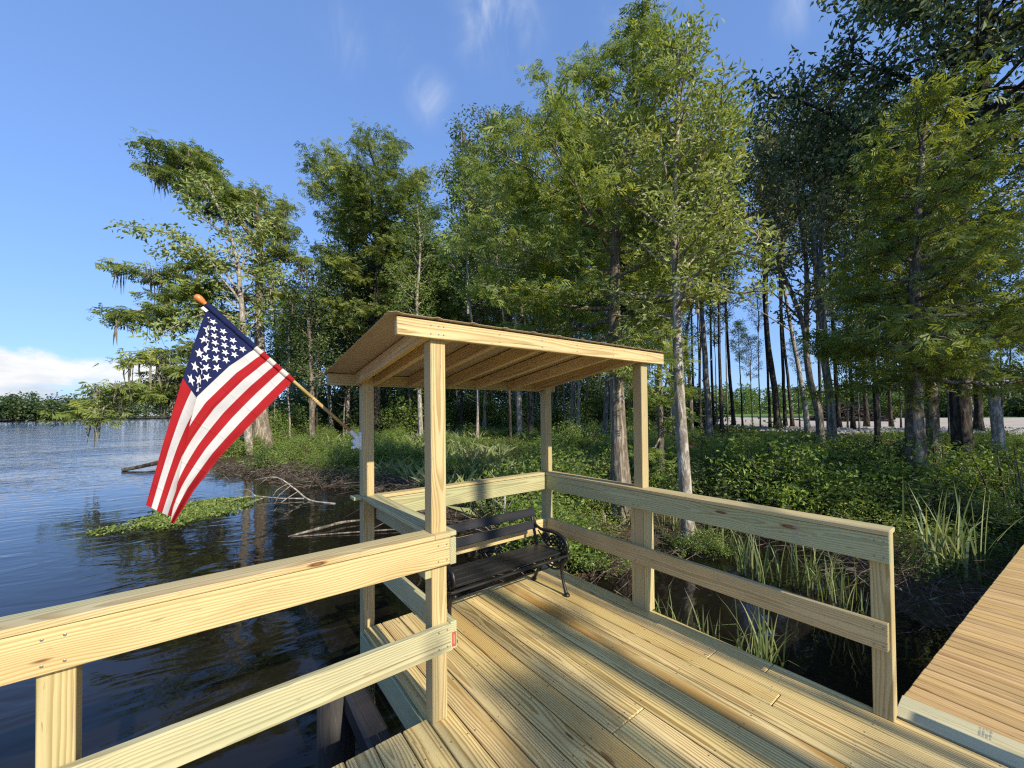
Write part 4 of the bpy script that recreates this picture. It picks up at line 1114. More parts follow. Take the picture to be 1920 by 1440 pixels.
slim([(1486, 800), (1476, 700), (1466, 600), (1470, 440)], 'e', .13, 7)
slim([(1573, 803), (1567, 690), (1558, 560), (1550, 400)], 'a', .16, 8)
slim([(1540, 800), (1536, 690), (1530, 560), (1520, 420)], 'd', .13, 9)
slim([(1354, 812), (1350, 700), (1348, 600), (1345, 470)], 'f', .14, 10)
slim([(1376, 800), (1367, 690), (1360, 560), (1352, 430)], 'a', .15, 11)
slim([(1330, 826), (1325, 720), (1318, 620), (1310, 480)], 'd', .22, 12, 'thick grey trunk leaning left at the left end of the slender row', bark=M_BARK)
slim([(1315, 800), (1311, 700), (1308, 600), (1306, 500)], 'f', .08, 13, 'very thin pale trunk at the left end of the slender row', bark=M_BARKP)
slim([(1303, 800), (1299, 700), (1296, 590), (1290, 500)], 'd', .13, 14)
slim([(1338, 800), (1334, 690), (1332, 560), (1330, 450)], 'f', .13, 15)
slim([(1392, 800), (1390, 740), (1388, 700), (1386, 672)], 'f', .09, 16, 'small leafy tree with bright foliage at the edge of the gravel lot', cs=.42, name='young_tree')
slim([(1625, 800), (1620, 700), (1612, 560), (1600, 400)], 'd', .16, 17)
slim([(1672, 800), (1666, 720), (1660, 600), (1655, 460)], 'd', .13, 18)
slim([(1646, 835), (1640, 720), (1632, 600), (1610, 480)], 'd', .12, 19)
slim([(1835, 812), (1832, 700), (1826, 560), (1820, 430)], 'd', .22, 20, 'thick dark trunk behind the pale leaning trunk at the far right')
slim([(1600, 806), (1594, 690), (1586, 560), (1570, 430)], 'a', .13, 21)

G6 = 'young leafy trees between the slender trunks'
for k, (x, yb_, yt_, c_, cs) in enumerate(((1232, 800, 640, 'f', .62), (1262, 802, 600, 'd', .7), (1288, 800, 660, 'b', .6), (1345, 800, 640, 'f', .55), (1365, 800, 590, 'd', .6), (1412, 800, 700, 'e', .5),
        (1426, 801, 610, 'e', .55), (1590, 803, 640, 'd', .62), (1612, 803, 700, 'a', .55), (1650, 803, 620, 'd', .65), (1690, 803, 660, 'd', .6), (1500, 801, 690, 'e', .42), (1555, 802, 600, 'e', .55), (1780, 803, 640, 'd', .7), (1880, 804, 600, 'd', .75))):
    thin_tree('young leafy tree filling the gap between the slender trunks by the lot', G6, [(x, yb_), (x-3, (yb_+yt_)/2), (x-5, yt_)], c_, .06, M_BARK, 400+k, D=33.5+k % 4, cs=cs, name='young_tree')

# --- the wood behind the shelter: copies of a few trunks -----------------
TRUNKS = []
for k in range(5):
    rs = np.random.RandomState(60+k); m_ = MB()
    P = smooth_path([(0, 0, 0), (rs.normal()*.12, rs.normal()*.12, 4), (rs.normal()*.3, rs.normal()*.3, 8), (rs.normal()*.45, rs.normal()*.45, 12.5)], 16)
    s = np.linspace(0, 1, 16)
    tube(m_, P, .17*(1-.6*s)*(1+.5*np.exp(-s/.03)), 8)
    for q in range(7):
        f = rs.uniform(.25, .95); p = np.array([np.interp(f, s, P[:, c]) for c in range(3)]); az = rs.uniform(0, 6.28); l = rs.uniform(.4, 1.6)
        tube(m_, [p, p+np.array([math.cos(az), math.sin(az), .25])*l*.5, p+np.array([math.cos(az), math.sin(az), .4])*l], [.035, .025, .008], 5)
    TRUNKS.append((m_.mesh('trunk', [M_BARK, M_BARKP, M_BARKD, M_BARKP, M_BARK][k], True, attrs=()), P[-1]))
rf = random.Random(77)
PROTO = {}
for k in range(5):
    for ck in 'abcdf':
        PROTO[(k, ck)] = None
def forest_tree(x, y, k, ck, s, cs, cz, label, group):
    me, tip = TRUNKS[k]
    t = thing('forest_tree', label, 'tree', (x, y, gz(x, y)-.1), group)
    a = link('trunk', me, t); a.scale = (s*rf.uniform(.7, 1.15),)*2+(s,)
    b = link('crown', CROWNS[ck], t, (tip[0]*s*.9, tip[1]*s*.9, tip[2]*s-1.5*cs-(cz-1)*3)); b.scale = (cs, cs, cs*cz)
    t.rotation_euler = (rf.uniform(-.03, .03), rf.uniform(-.03, .03), rf.uniform(0, 6.28))
    return t
def place_wood(n_, x0, x1, d0, d1, hs, label, group, crowns, seed, mind=2.0):
    rf.seed(seed); done = []; tries = 0
    while len(done) < n_ and tries < 4000:
        tries += 1
        px = rf.uniform(x0, x1); D = d0+(d1-d0)*rf.random()**1.1
        p = at(px, 790, D)[:2]
        if sdist([p], LAND)[0] < .8 or sdist([p], LOT)[0] > -1.: continue
        if any(math.hypot(p[0]-q[0], p[1]-q[1]) < mind for q in done): continue
        done.append(p)
        s = rf.uniform(*hs)
        forest_tree(p[0], p[1], rf.randrange(5), rf.choice(crowns), s, rf.uniform(.75, 1.2), rf.uniform(.9, 1.3), label, group)
place_wood(12, 510, 650, 36, 56, (.40, .56), 'short slender tree in the wood just right of the mossy cypress', 'low wood right of the mossy cypress', 'bdfd', 4)
place_wood(24, 640, 860, 36, 60, (.68, .92), 'slender tree in the dense wood left of the shelter, behind the flag pole', 'wood left of the shelter', 'bdcfd', 5)
place_wood(38, 860, 1210, 24, 56, (.66, .98), 'slender tree in the dense wood seen above and through the shelter', 'wood behind the shelter', 'bdcfa', 6)
place_wood(16, 1190, 1330, 26, 56, (.7, 1.0), 'slender tree in the wood just right of the shelter', 'wood right of the shelter', 'bdca', 7)
place_wood(20, 1600, 2050, 84, 112, (.7, 1.0), 'dark tree standing on the lawn beyond the gravel lot at right', 'trees beyond the gravel lot', 'ddad', 8, 3.)
# trees of the bank outside the picture to the right: they shade the bank and the deck
def bank_tree(x, y, k, ck, s, cs, cz=1.1):
    return forest_tree(x, y, k, ck, s, cs, cz, 'tall shoreline tree on the bank beyond the boardwalk', 'shoreline trees beyond the boardwalk')
SHADE = [(12.5, -8, .55, .75), (15.5, -4.5, .5, .7), (19, -9, .62, .8), (23, -5, .55, .8), (27, -10, .65, .85), (17, -15, .75, .95), (11.5, -15, .62, .7), (24, -17, .8, 1.), (31, -6, .6, .9), (36, -12, .7, .9)]
for k, (x, y, s, cs) in enumerate(SHADE): rf.seed(200+k); bank_tree(x, y, k % 5, 'abdad'[k % 5], s, cs)

# --- shrubs ----------------------------------------------------------------
def shrub_mesh(seed, n_, H, W, size, K, mat, aspect=.5):
    rs = np.random.RandomState(seed); m_ = MB(); C, O_, Hu = [], [], []
    for q in range(n_):
        az = rs.uniform(0, 6.28); el = rs.uniform(.35, 1.45); l = H*rs.uniform(.55, 1.05)
        d = np.array([math.cos(az)*math.cos(el)*W/H, math.sin(az)*math.cos(el)*W/H, math.sin(el)])
        p0 = rs.normal(size=3)*[.12*W, .12*W, 0]; e = p0+d*l
        tube(m_, [p0, p0+d*l*.5+[0, 0, .05*H], e], [.012*H+.004, .008*H+.003, .003], 4, 0, cap=False)
        hb = rs.uniform(.1, .7)
        for f in (.35, .5, .65, .8, .92, 1.):
            C.append(p0+d*l*f+rs.normal(size=3)*.08*H); O_.append(d/np.linalg.norm(d)); Hu.append(hb)
    nT = m_.n
    leaves(m_, rs, C, K, (.16*H, .16*H, .12*H), size, aspect, .9, .1, mat=1, hue=np.array(Hu), out=np.array(O_), outk=.5)
    return m_.mesh('foliage', [M_TWIG, mat], False, attrs=('rnd',))
M_SHADE = M_DARK
def fern_mesh(seed, n_, L):
    rs = np.random.RandomState(seed); m_ = MB()
    for q in range(n_):
        az = rs.uniform(0, 6.28); l = L*rs.uniform(.7, 1.1); d = np.array([math.cos(az), math.sin(az), 0]); sd_ = np.array([-d[1], d[0], 0]); up = rs.uniform(.5, 1.1)
        hb = rs.uniform(.2, .9)
        for f in np.linspace(.08, 1, 22):
            c = d*l*f*.8+np.array([0, 0, l*(up*f-.75*up*f*f)]); ll = l*.30*(1-f)**.6*min(1, f*5)+.01
            for sg in (-1, 1):
                e = c+sd_*sg*ll+d*ll*.35-np.array([0, 0, ll*.25]); w = d*.018*l
                m_.add([c-w, c+w, (c+e)/2+w*1.1, e], [[0, 1, 2, 3]], rnd=hb, mat=1)
    return m_.mesh('fronds', [M_TWIG, M_MID], False, attrs=('rnd',))
SHR = [shrub_mesh(81, 28, .85, .8, .062, 15, M_BUSH), shrub_mesh(82, 34, 1.0, 1.1, .070, 15, M_BUSH), shrub_mesh(83, 26, .7, .9, .055, 16, M_MID),
       shrub_mesh(84, 32, 1.0, .9, .078, 14, M_MID, .45), shrub_mesh(85, 36, 1.0, 1.2, .095, 15, M_DARK, .5),
       fern_mesh(86, 16, .85), shrub_mesh(87, 14, 1.25, .55, .09, 9, M_BUSH, .3)]
def shrub(x, y, k, s, label, group=None, name='shrub', cat='shrub', dz=0.):
    z = max(gz(x, y), ZW)-.03+dz
    o = link(name, SHR[k], None, (x, y, z)); o.scale = (s, s, s*rf.uniform(.8, 1.1)); o.rotation_euler = (0, 0, rf.uniform(0, 6.28))
    return tag(o, label, cat, group)
def shrub_px(px, py, k, s, label, group=None, D=None, **kw):
    D = D or ground_hit(px, py); p = at(px, py, D)
    return shrub(p[0], p[1], k, s, label, group, **kw)
rf.seed(12)
shrub(4.4, 5.4, 0, 1.1, 'tall bright shrub just behind the corner of the shelter railings', name='leafy_shrub')
shrub(4.25, 4.75, 0, 1.15, 'bright leafy shrub right behind the bench corner post', name='leafy_shrub')
shrub(4.55, 4.25, 2, .95, 'low bright shrub at the waterline beside the shelter corner', name='leafy_shrub')
shrub(4.9, 5.6, 1, .95, 'broad green shrub between the corner post and the fluted cypress')
shrub(6.05, 6.4, 3, 1.35, 'dark leafy shrub left of the fluted cypress trunk')
shrub(5.5, 7.2, 3, 1.2, 'dark shrub seen through the middle of the shelter')
shrub(6.55, 3.75, 2, .62, 'small bright tuft at the left foot of the slim bay tree', name='small_shrub')
shrub(6.85, 3.45, 2, .60, 'small round bright bush at the right foot of the slim bay tree', name='small_shrub')
shrub(8.4, 3.9, 0, .7, 'yellowish sapling bush among the reeds right of the slim bay tree', name='small_shrub')
# unseen tree added behind the viewer, its leafy clumps placed to dapple the deck
tb = np.array((2.35, -12.0, -2.4)); dt = thing('unseen_dapple_tree', 'unseen thin tree added behind the viewer to dapple the deck', 'tree', tb)
m_ = MB(); tube(m_, smooth_path([(0, 0, 0), (.05, .1, 4), (-.05, 0, 8), (.1, .1, 12.6)], 14), np.linspace(.11, .03, 14), 8)
for (xt, yt, h, k, cs) in ((1.52, 1.75, 8.2, 4, .42), (1.32, 1.15, 8.5, 4, .40), (1.75, .55, 8.3, 4, .34), (2.25, 2.5, 7.6, 4, .22), (.62, 1.95, 7.8, 4, .26), (2.45, .25, 8.0, 4, .3)):
    p = np.array((xt+.0767*h, yt-1.625*h, h))-tb; z0 = p[2]-.5*cs-.9
    tube(m_, smooth_path([(0, .05, z0), p*[.55, .55, 0]+[0, 0, z0+.35], p-[0, 0, .05]], 10), np.linspace(.03, .012, 10), 5)
    c_ = link('crown', SHR[k], dt, p-[0, 0, .35*cs]); c_.scale = (cs*.9, cs*.9, cs*.75)
m_.obj('trunk', M_BARK, dt, True, attrs=())
for (xt, yb_, r0) in ((2.18, -8.2, .135), (2.80, -9.4, .06), (1.05, -10.5, .05)):  # unseen bare trunks, added for the long shadow stripes across the deck
    hb = -yb_/1.625; o = thing('dead_tree', 'unseen bare trunk added behind the viewer to stripe the deck with shadow', 'tree', (xt+.0767*hb, yb_, -2.4), 'unseen trunks added for shadow stripes')
    m_ = MB(); tube(m_, smooth_path([(0, 0, 0), (.02, 0, 3), (-.04, .0, 6), (.03, .05, 7.8+rf.random()), (-.02, 0, 10.6)], 16), np.linspace(r0*1.25, r0*.6, 16), 9)
    for q in range(7):
        z = 5.5+rf.random()*4.5; az = rf.uniform(0, 6.28); l = rf.uniform(.3, 1.1)
        tube(m_, [(0, 0, z), (math.cos(az)*l*.5, math.sin(az)*l*.5, z+.25*l), (math.cos(az)*l, math.sin(az)*l, z+.35*l)], [.025, .018, .006], 5)
    m_.obj('trunk', M_BARKP, o, True, attrs=())
G2 = 'shrubs on the right bank'; L2 = 'leafy green shrub on the shaded right bank below the trees'
for k in range(76):
    px = rf.uniform(1290, 1990); D = 10.3+21*rf.random()**1.6; p = at(px, 800, D)[:2]
    if sdist([p], LAND)[0] < .9: continue
    shrub(p[0], p[1], rf.choice((0, 1, 3, 2, 4, 1, 0, 6)), rf.uniform(.75, 1.6)*(1 if D < 15 else .72 if D < 20 else .5), L2, G2)
G3 = 'undergrowth shrubs behind the shelter'; L3 = 'leafy green shrub in the undergrowth behind the shelter'
for k in range(84):
    px = rf.uniform(640, 1290); D = 10+26*rf.random()**1.4; p = at(px, 800, D)[:2]
    if sdist([p], LAND)[0] < .9: continue
    shrub(p[0], p[1], rf.choice((0, 1, 2, 3, 1, 0, 6)), rf.uniform(.7, 1.45), L3, G3)
G4 = 'sunny shrubs on the left bank'; L4 = 'sunlit yellow green shrub on the left bank above the driftwood'
for k in range(58):
    px = rf.uniform(415, 760); D = rf.uniform(17, 36); p = at(px, 800, D)[:2]
    if sdist([p], LAND)[0] < .25: continue
    shrub(p[0], p[1], rf.choice((0, 2, 1, 2, 6)), rf.uniform(.8, 1.4), L4, G4)
G5 = 'tall understorey bushes in the wood'; L5 = 'tall dark understorey bush among the trunks of the wood'
rf.seed(31)
for k in range(44):
    px = rf.uniform(500, 1300); D = rf.uniform(36, 62); p = at(px, 800, D)[:2]
    if sdist([p], LAND)[0] < .9 or sdist([p], LOT)[0] > -1: continue
    shrub(p[0], p[1], rf.choice((4, 3, 4, 1)), rf.uniform(2.4, 4.6), L5, G5, name='understorey_bush', cat='bush')
for k in range(30):
    px = rf.uniform(1590, 2080); D = rf.uniform(92, 125); p = at(px, 790, D)[:2]
    shrub(p[0], p[1], rf.choice((4, 3)), rf.uniform(3.5, 6.), 'dark bushy growth closing the view beyond the gravel lot', 'bushes beyond the gravel lot', name='understorey_bush', cat='bush')

# --- masses nobody could count ------------------------------------------------
rs = np.random.RandomState(91)
N = 26000
r = np.exp(rs.uniform(math.log(5.), math.log(46.), N)); a = YAW+rs.uniform(rad(-34), rad(58), N)
P = np.stack([r*np.sin(a), r*np.cos(a)], 1); sd = sdist(P, LAND); lt = sdist(P, LOT)
keep = (sd > .35) & (lt < -.6) & (rs.rand(N) < np.clip((sd-.1)/1.8, .32, 1.)*np.clip(vnoise(P[:, 0], P[:, 1], .55, 8)*3.-.8, .06, 1))
P = P[keep]; r = r[keep]
Z = zland(P); hgt = .08+.62*np.clip(vnoise(P[:, 0], P[:, 1], .45, 9)*1.5-.35, 0, 1)**1.4*np.clip(22/np.maximum(r, 1.), 0, 1)
mb = MB()
for lo, hi in ((0, 9), (9, 14), (14, 20), (20, 30), (30, 50)):
    m_ = (r >= lo) & (r < hi); C = np.column_stack([P[m_], Z[m_]+hgt[m_]*rs.uniform(.3, 1., m_.sum())]); rr = (lo+hi)/2
    leaves(mb, rs, C, 16, (.16+.009*rr, .16+.009*rr, .13), .032+.0031*rr, .46, .7, -.15, hue=np.clip(-.05+.95*vnoise(C[:, 0], C[:, 1], .5, 10), 0, 1))
tag(mb.obj('ground_cover', M_COVER, attrs=('rnd',)), 'leafy low undergrowth covering the bank under the trees', 'undergrowth', kind='stuff')
# grassy tufts
mb = MB(); N = 5200
r = np.exp(rs.uniform(math.log(9.), math.log(34.), N)); a = YAW+rs.uniform(rad(-32), rad(20), N)
P = np.stack([r*np.sin(a), r*np.cos(a)], 1); sd = sdist(P, LAND); k_ = (sd > .4) & (vnoise(P[:, 0], P[:, 1], .3, 15) > .48); P = P[k_]; r = r[k_]
C = np.column_stack([P, zland(P)])
d = np.column_stack([rs.normal(size=(len(C), 2))*.28, np.ones(len(C))]); L = rs.uniform(.3, .75, (len(C), 1)); w = (.004+.00035*r)[:, None]
sdv = unit(np.cross(d, rs.normal(size=(len(C), 3))))
q = np.stack([C-sdv*w, C+sdv*w, C+d*L*.6+sdv*w*.7, C+d*L+np.column_stack([d[:, :2]*.5, np.zeros(len(C))])], 1).reshape(-1, 3)
mb.add(q, np.arange(len(C)*4).reshape(-1, 4), rnd=np.repeat(rs.uniform(.2, 1, len(C)), 4))
tag(mb.obj('tall_grass', M_REED, attrs=('rnd',)), 'thin tall grass blades scattered in the undergrowth', 'grass', kind='stuff')
# dead twigs and driftwood along the waterline
mb = MB(); N = 1900
k_ = 0
seg = SHORE[4:26]; 
while k_ < N:
    s_ = rs.randint(3, len(seg)-1); f = rs.rand(); p = seg[s_]*(1-f)+seg[s_+1]*f
    dist_ = math.hypot(*p); 
    if rs.rand() > min(1., np.linalg.norm(seg[s_+1]-seg[s_])/3.): continue
    k_ += 1
    tv_ = seg[s_+1]-seg[s_]; tv_ = tv_/np.linalg.norm(tv_); p = p+np.array([-tv_[1], tv_[0]])*((.28+rs.normal()*.42) if dist_ < 10 else (.35+rs.normal()*.5))+rs.normal(size=2)*.2; z = max(gz(p[0], p[1]), ZW)+abs(rs.normal())*.13
    az = rs.uniform(0, 6.28); el = rs.normal()*.28; l = rs.uniform(.25, 1.1)*(1 if dist_ < 10 else 1.5)
    d = np.array([math.cos(az)*math.cos(el), math.sin(az)*math.cos(el), math.sin(el)])
    c = np.array([p[0], p[1], z]); kx = rs.normal(size=3)*.08*l
    rr = rs.uniform(.0025, .008)*(1 if dist_ < 10 else 1.7)
    tube(mb, [c-d*l/2, c+kx, c+d*l/2], [rr, rr*.9, rr*.3], 4, cap=False)
tag(mb.obj('dead_twigs', M_TWIG, attrs=()), 'tangle of dead twigs and driftwood along the waterline', 'dead twigs', kind='stuff')
# riprap stones along the lot edge
mb = MB(); ico = None
bmx = bmesh.new(); bmesh.ops.create_icosphere(bmx, subdivisions=1, radius=1.)
iv = np.array([v.co[:] for v in bmx.verts]); itr = [[v.index for v in f.verts] for f in bmx.faces]; bmx.free()
for k in range(1500):
    s_ = rs.randint(1, len(LOTLINE)-1); f = rs.rand(); p = LOTLINE[s_]*(1-f)+LOTLINE[s_+1]*f
    v = p/np.linalg.norm(p); p = p+v*rs.normal()*.45; z = gz(*p)
    sc = rs.uniform(.10, .24, 3)*[1.2, 1., .8]
    mb.add(iv*sc*(1+rs.normal(size=(len(iv), 1))*.12)+[p[0], p[1], z+.05], None, itr)
M_ROCK = plain('grey_limestone', (.33, .32, .30), .9, 0, .2, .35, 2.5)
tag(mb.obj('riprap_stones', M_ROCK, attrs=()), 'line of grey broken stones along the edge of the gravel lot', 'stones', kind='stuff')
# far woods over the lake
mb = MB()
for k in range(560):
    s_ = rs.rand()*(len(FARSH)-1); i_ = int(s_); p = FARSH[i_]+(FARSH[i_+1]-FARSH[i_])*(s_-i_)
    v = p/np.linalg.norm(p); p = p+v*rs.uniform(0, 26)
    h = rs.uniform(8.5, 17)*(.85+.3*vnoise([p[0]], [p[1]], .02, 5)[0]); w = rs.uniform(2.4, 4.2)
    C = np.array([p[0], p[1], ZW+h*.55])+unit(rs.normal(size=(26, 3)))*[w, w, h*.45]*rs.uniform(.5, 1., (26, 1))
    leaves(mb, rs, C, 5, (1.3, 1.3, 1.), 1.15, .7, .5, .1, hue=np.clip(rs.uniform(.1, .6)+rs.normal(size=26)*.1, 0, 1))
tag(mb.obj('far_woods', M_DARK, attrs=('rnd',)), 'low dark green wood along the far shore of the lake', 'far wood', kind='stuff')
# far pine wood beyond the lawn, in the bright gap
mb = MB()
for k in range(420):
    px = rs.uniform(1180, 2100); D = rs.uniform(150, 215); p = at(px, 760, D)
    h = rs.uniform(6.5, 11)*(1. if px < 1640 else 1.5); z0 = gz(p[0], p[1])
    tt = rs.rand(34, 1); C = np.column_stack([p[0]+rs.normal(size=34)*1.5*(1-tt[:, 0]*.8), p[1]+rs.normal(size=34)*1.5*(1-tt[:, 0]*.8), z0+h*tt[:, 0]])
    leaves(mb, rs, C, 4, (.6, .6, .5), .95, .45, .3, -.3, hue=np.clip(rs.uniform(.1, .6)+rs.normal(size=34)*.1, 0, 1))
tag(mb.obj('far_pine_wood', M_MID, attrs=('rnd',)), 'distant low pine wood beyond the lawn in the bright gap', 'far wood', kind='stuff')
# distant forest mass filling between the trunks behind the shelter
mb = MB()
for k in range(420):
    px = rs.uniform(480, 1240); D = rs.uniform(58, 84); p = at(px, 780, D)[:2]
    if sdist([p], LAND)[0] < 1 or sdist([p], LOT)[0] > -1: continue
    h = rs.uniform(6, 15.5)*(1 if px > 660 else .5); w = rs.uniform(1.8, 3.2); z0 = gz(p[0], p[1])
    C = np.array([p[0], p[1], z0+h*.52])+unit(rs.normal(size=(30, 3)))*[w, w, h*.5]*rs.uniform(.4, 1., (30, 1))
    leaves(mb, rs, C, 9, (.7, .7, .6), .42, .5, .5, .3, hue=np.clip(rs.uniform(.1, .7)+rs.normal(size=30)*.12, 0, 1))
tag(mb.obj('deep_wood', M_DARK, attrs=('rnd',)), 'deep green wood closing the view behind the trunks', 'wood', kind='stuff')

# --- floating weed, reeds, logs, branches -----------------------------------------
mb = MB(); poly = np.array([at(x, y, 1.)[:2]*0+at(x, y, ground_d)[:2] for x, y, ground_d in [(x, y, (CAM_H-ZW)/max(1e-3, -(ray(x, y)[2]/math.hypot(*ray(x, y)[:2])))) for x, y in
   ((158, 1012), (225, 985), (300, 960), (360, 940), (430, 928), (505, 930), (500, 946), (420, 962), (330, 985), (250, 1003))]])
c0_ = poly.min(0); c1_ = poly.max(0)
P = rs.uniform(c0_-.2, c1_+.2, (30000, 2)); sd = sdist(P, poly)+(vnoise(P[:, 0], P[:, 1], 1.6, 20)-.5)*1.0
P = P[(sd > 0) & (rs.rand(len(P)) < np.clip(sd*1.1+.05, 0, .8)*np.clip(vnoise(P[:, 0], P[:, 1], 4., 24)*2-.2, .1, 1))][:9000]
leaves(mb, rs, np.column_stack([P, np.full(len(P), ZW+.006)+.03*vnoise(P[:, 0], P[:, 1], 2., 21)]), 2, (.10, .10, .012), .075, .6, 2., -.12, hue=np.clip(.2+.6*rs.rand(len(P)), 0, 1))
tag(mb.obj('floating_weed', M_WEED, attrs=('rnd',)), 'mat of yellow green floating weed on the water below the flag', 'water weed', kind='stuff')

def reed_mesh(seed, n_, H, sprd, w=.010):
    r_ = np.random.RandomState(seed); m_ = MB()
    for q in range(n_):
        p = np.array([r_.normal()*sprd, r_.normal()*sprd, -.05]); az = r_.uniform(0, 6.28); h = H*r_.uniform(.45, 1.05); lean = abs(r_.normal())*.13+.02
        dv = np.array([math.cos(az), math.sin(az), 0]); bend = r_.rand() < .18
        sd_ = np.array([-dv[1], dv[0], 0]); sd_ = unit(sd_*math.cos(1)+dv*r_.normal()*.5)
        pts = []
        for f in np.linspace(0, 1, 7):
            o = dv*(lean*f+lean*1.1*f**3)*h+np.array([0, 0, f*h])
            if bend and f > .6: o = o+dv*(f-.6)*h*.8-np.array([0, 0, (f-.6)*h*.9])
            ww = w*(1-.25*f) if f < .7 else w*.82*(1-(f-.7)/.31)
            pts += [p+o-sd_*ww, p+o+sd_*ww]
        m_.add(pts, [[2*i, 2*i+1, 2*i+3, 2*i+2] for i in range(6)], rnd=np.clip(r_.uniform(.1, .9)+np.repeat(np.linspace(-.1, .1, 7), 2), 0, 1))
    return m_.mesh('blades', [M_REED], False, attrs=('rnd',))
REEDS = [reed_mesh(101, 26, .95, .10), reed_mesh(102, 44, 1.35, .17, .013), reed_mesh(103, 16, .7, .09), reed_mesh(104, 34, 1.05, .14)]
def wpx(px, py):
    d = ray(px, py); D = (CAM_H-ZW)/(-d[2]/math.hypot(d[0], d[1])); return at(px, py, D)
for k, (px, py, m_, s, lb) in enumerate([
    (1228, 1175, 2, .75, 'short reed tuft just right of the middle railing post'), (1262, 1205, 2, .8, 'short reeds close to the deck edge, left of the broad reed clump'),
    (1318, 1240, 0, .72, 'narrow reed clump by the deck edge under the right railing'), (1418, 1262, 3, .78, 'broad reed clump by the deck edge under the right railing'),
    (1340, 1025, 3, 1.0, 'dense reed stand right behind the slim bay tree'), (1268, 1000, 0, 1.05, 'reeds behind the left side of the slim bay tree'), (1395, 1070, 0, .95, 'thin reeds just right of the slim bay tree and its bush'),
    (1440, 1090, 2, 1.1, 'sparse reed tuft at the edge of the bright water patch'), (1508, 1105, 3, .95, 'reed clump standing right of the bright water patch'), (1562, 1125, 0, .85, 'reed clump left of the end post of the railing'),
    (1600, 1180, 2, .9, 'thin reeds close behind the end post of the railing'), (1440, 1235, 2, .8, 'last short reeds by the deck edge, right of the broad clump'),
    (1775, 1100, 1, 1.15, 'largest reed clump, tall and bright beside the brown boardwalk'), (1800, 1085, 3, .95, 'tall reeds leaning over right of the largest clump')]):
    p = wpx(px, py); o = link('reed_clump', REEDS[m_], None, (p[0], p[1], ZW)); o.scale = (s, s, s); o.rotation_euler = (0, 0, k*1.7)
    tag(o, lb, 'reeds', 'reed clumps in the shallows')
def stick(name, label, cat, pts, R, mat, branches=(), seg=8):
    m_ = MB(); b = np.array(pts[0], float); Q = smooth_path(np.array(pts, float)-b, 18)
    tube(m_, Q, np.interp(np.linspace(0, 1, 18), np.linspace(0, 1, len(R)), R), seg)
    for br, r_ in branches: tube(m_, smooth_path(np.array(br, float)-b, 10), np.linspace(r_, .004, 10), 6)
    o = m_.obj(name, mat, None, True, attrs=(), loc=b); return tag(o, label, cat)
W = lambda x, y, h=0.: at(x, y, np.linalg.norm(wpx(x, y+0)[:2]))+np.array([0, 0, h])
stick('fallen_log', 'big dark log lying in the shallows behind the two left posts', 'log', [W(700, 921, .02), W(745, 911, .06), W(800, 902, .12), W(870, 900, .1)], [.10, .17, .19, .16], M_BARKD)
stick('fallen_log', 'brown half sunken log just left of the left back post', 'log', [W(540, 1006, 0), W(600, 995, .05), W(640, 985, .06), W(690, 978, .05)], [.015, .034, .03, .015], M_BARK)
stick('fallen_branch', 'straight thin branch floating below the half sunken log', 'branch', [W(545, 1008, .01), W(620, 1003, .02), W(700, 998, .03), W(790, 992, .03)], [.008, .016, .018, .012], M_BARK, seg=6)
b0 = W(628, 945)
stick('fallen_branch', 'bleached forked branch arching out of the water below the flag', 'branch', [b0, W(575, 938, .05), W(552, 905+30, .30), W(520, 935, .62), W(475, 935, .55)], [.03, .028, .022, .015, .006], M_TWIGP,
      [([W(570, 938, .05), W(520, 938, .06), W(470, 938, .12), W(420, 945, .06)], .022), ([W(497, 938, .08), W(470, 945, .05), W(440, 955, .02)], .014), ([W(560, 936, .24), W(535, 940, .05), W(515, 958, .01)], .012),
       ([W(540, 935, .45), W(520, 938, .3), W(512, 942, .18)], .010), ([W(545, 935, .38), W(525, 940, .2), W(517, 948, .1)], .010), ([W(500, 936, .6), W(485, 936, .42)], .008), ([W(480, 938, .12), W(455, 930, .20), W(425, 930, .10)], .012)])
stick('floating_log', 'dark log floating low in the open lake left of the flag', 'log', [W(228, 884, .05), W(262, 881, .14), W(300, 876, .22), W(345, 872, .2)], [.07, .09, .12, .12], M_BARKD)
stick('fallen_branch', 'pale bare branch sticking up behind the bench back', 'branch', [np.array((4.35, 6.2, -.7)), np.array((4.25, 6.1, -.3)), np.array((4.45, 6.4, .15)), np.array((4.2, 6.5, .55))], [.03, .025, .018, .006], M_TWIGP,
      [([(4.3, 6.2, -.1), (4.0, 6.3, .2), (3.85, 6.3, .5)], .014), ([(4.4, 6.35, .05), (4.6, 6.3, .3), (4.8, 6.4, .42)], .012)])
stick('dry_brush', 'brown dry brush lying on the mud behind the bench back', 'brush', [np.array((3.6, 5.6, -.75)), np.array((4.0, 5.8, -.62)), np.array((4.5, 6.0, -.5))], [.02, .018, .008], M_TWIG,
      [([(3.7+.03*i, 5.65, -.7), (3.7+.1*math.cos(i)*2+.1, 5.7+.25*math.sin(i*1.7), -.5+.03*i), (3.75+.35*math.cos(i)*1.5, 5.8+.5*math.sin(i*1.7), -.45+.05*i)], .008) for i in range(14)])
# brush pile far right beyond the lot
p = at(1590, 770, 60.); p[2] = gz(p[0], p[1])
m_ = MB()
for k in range(420):
    az = rs.uniform(0, 6.28); c = np.array([rs.normal()*1.6, rs.normal()*1.6, 0]); c[2] = max(.1, 2.2-.45*(c[0]**2+c[1]**2)**.5*1.1)*rs.uniform(.1, 1.)
    d = np.array([math.cos(az), math.sin(az), rs.normal()*.25])*rs.uniform(.5, 1.3)
    tube(m_, [c-d, c, c+d], [.05, .07, .04], 5, cap=False)
tag(m_.obj('brush_pile', M_BARKD, None, attrs=(), loc=p), 'large dark pile of cut brush beyond the gravel lot', 'brush pile')
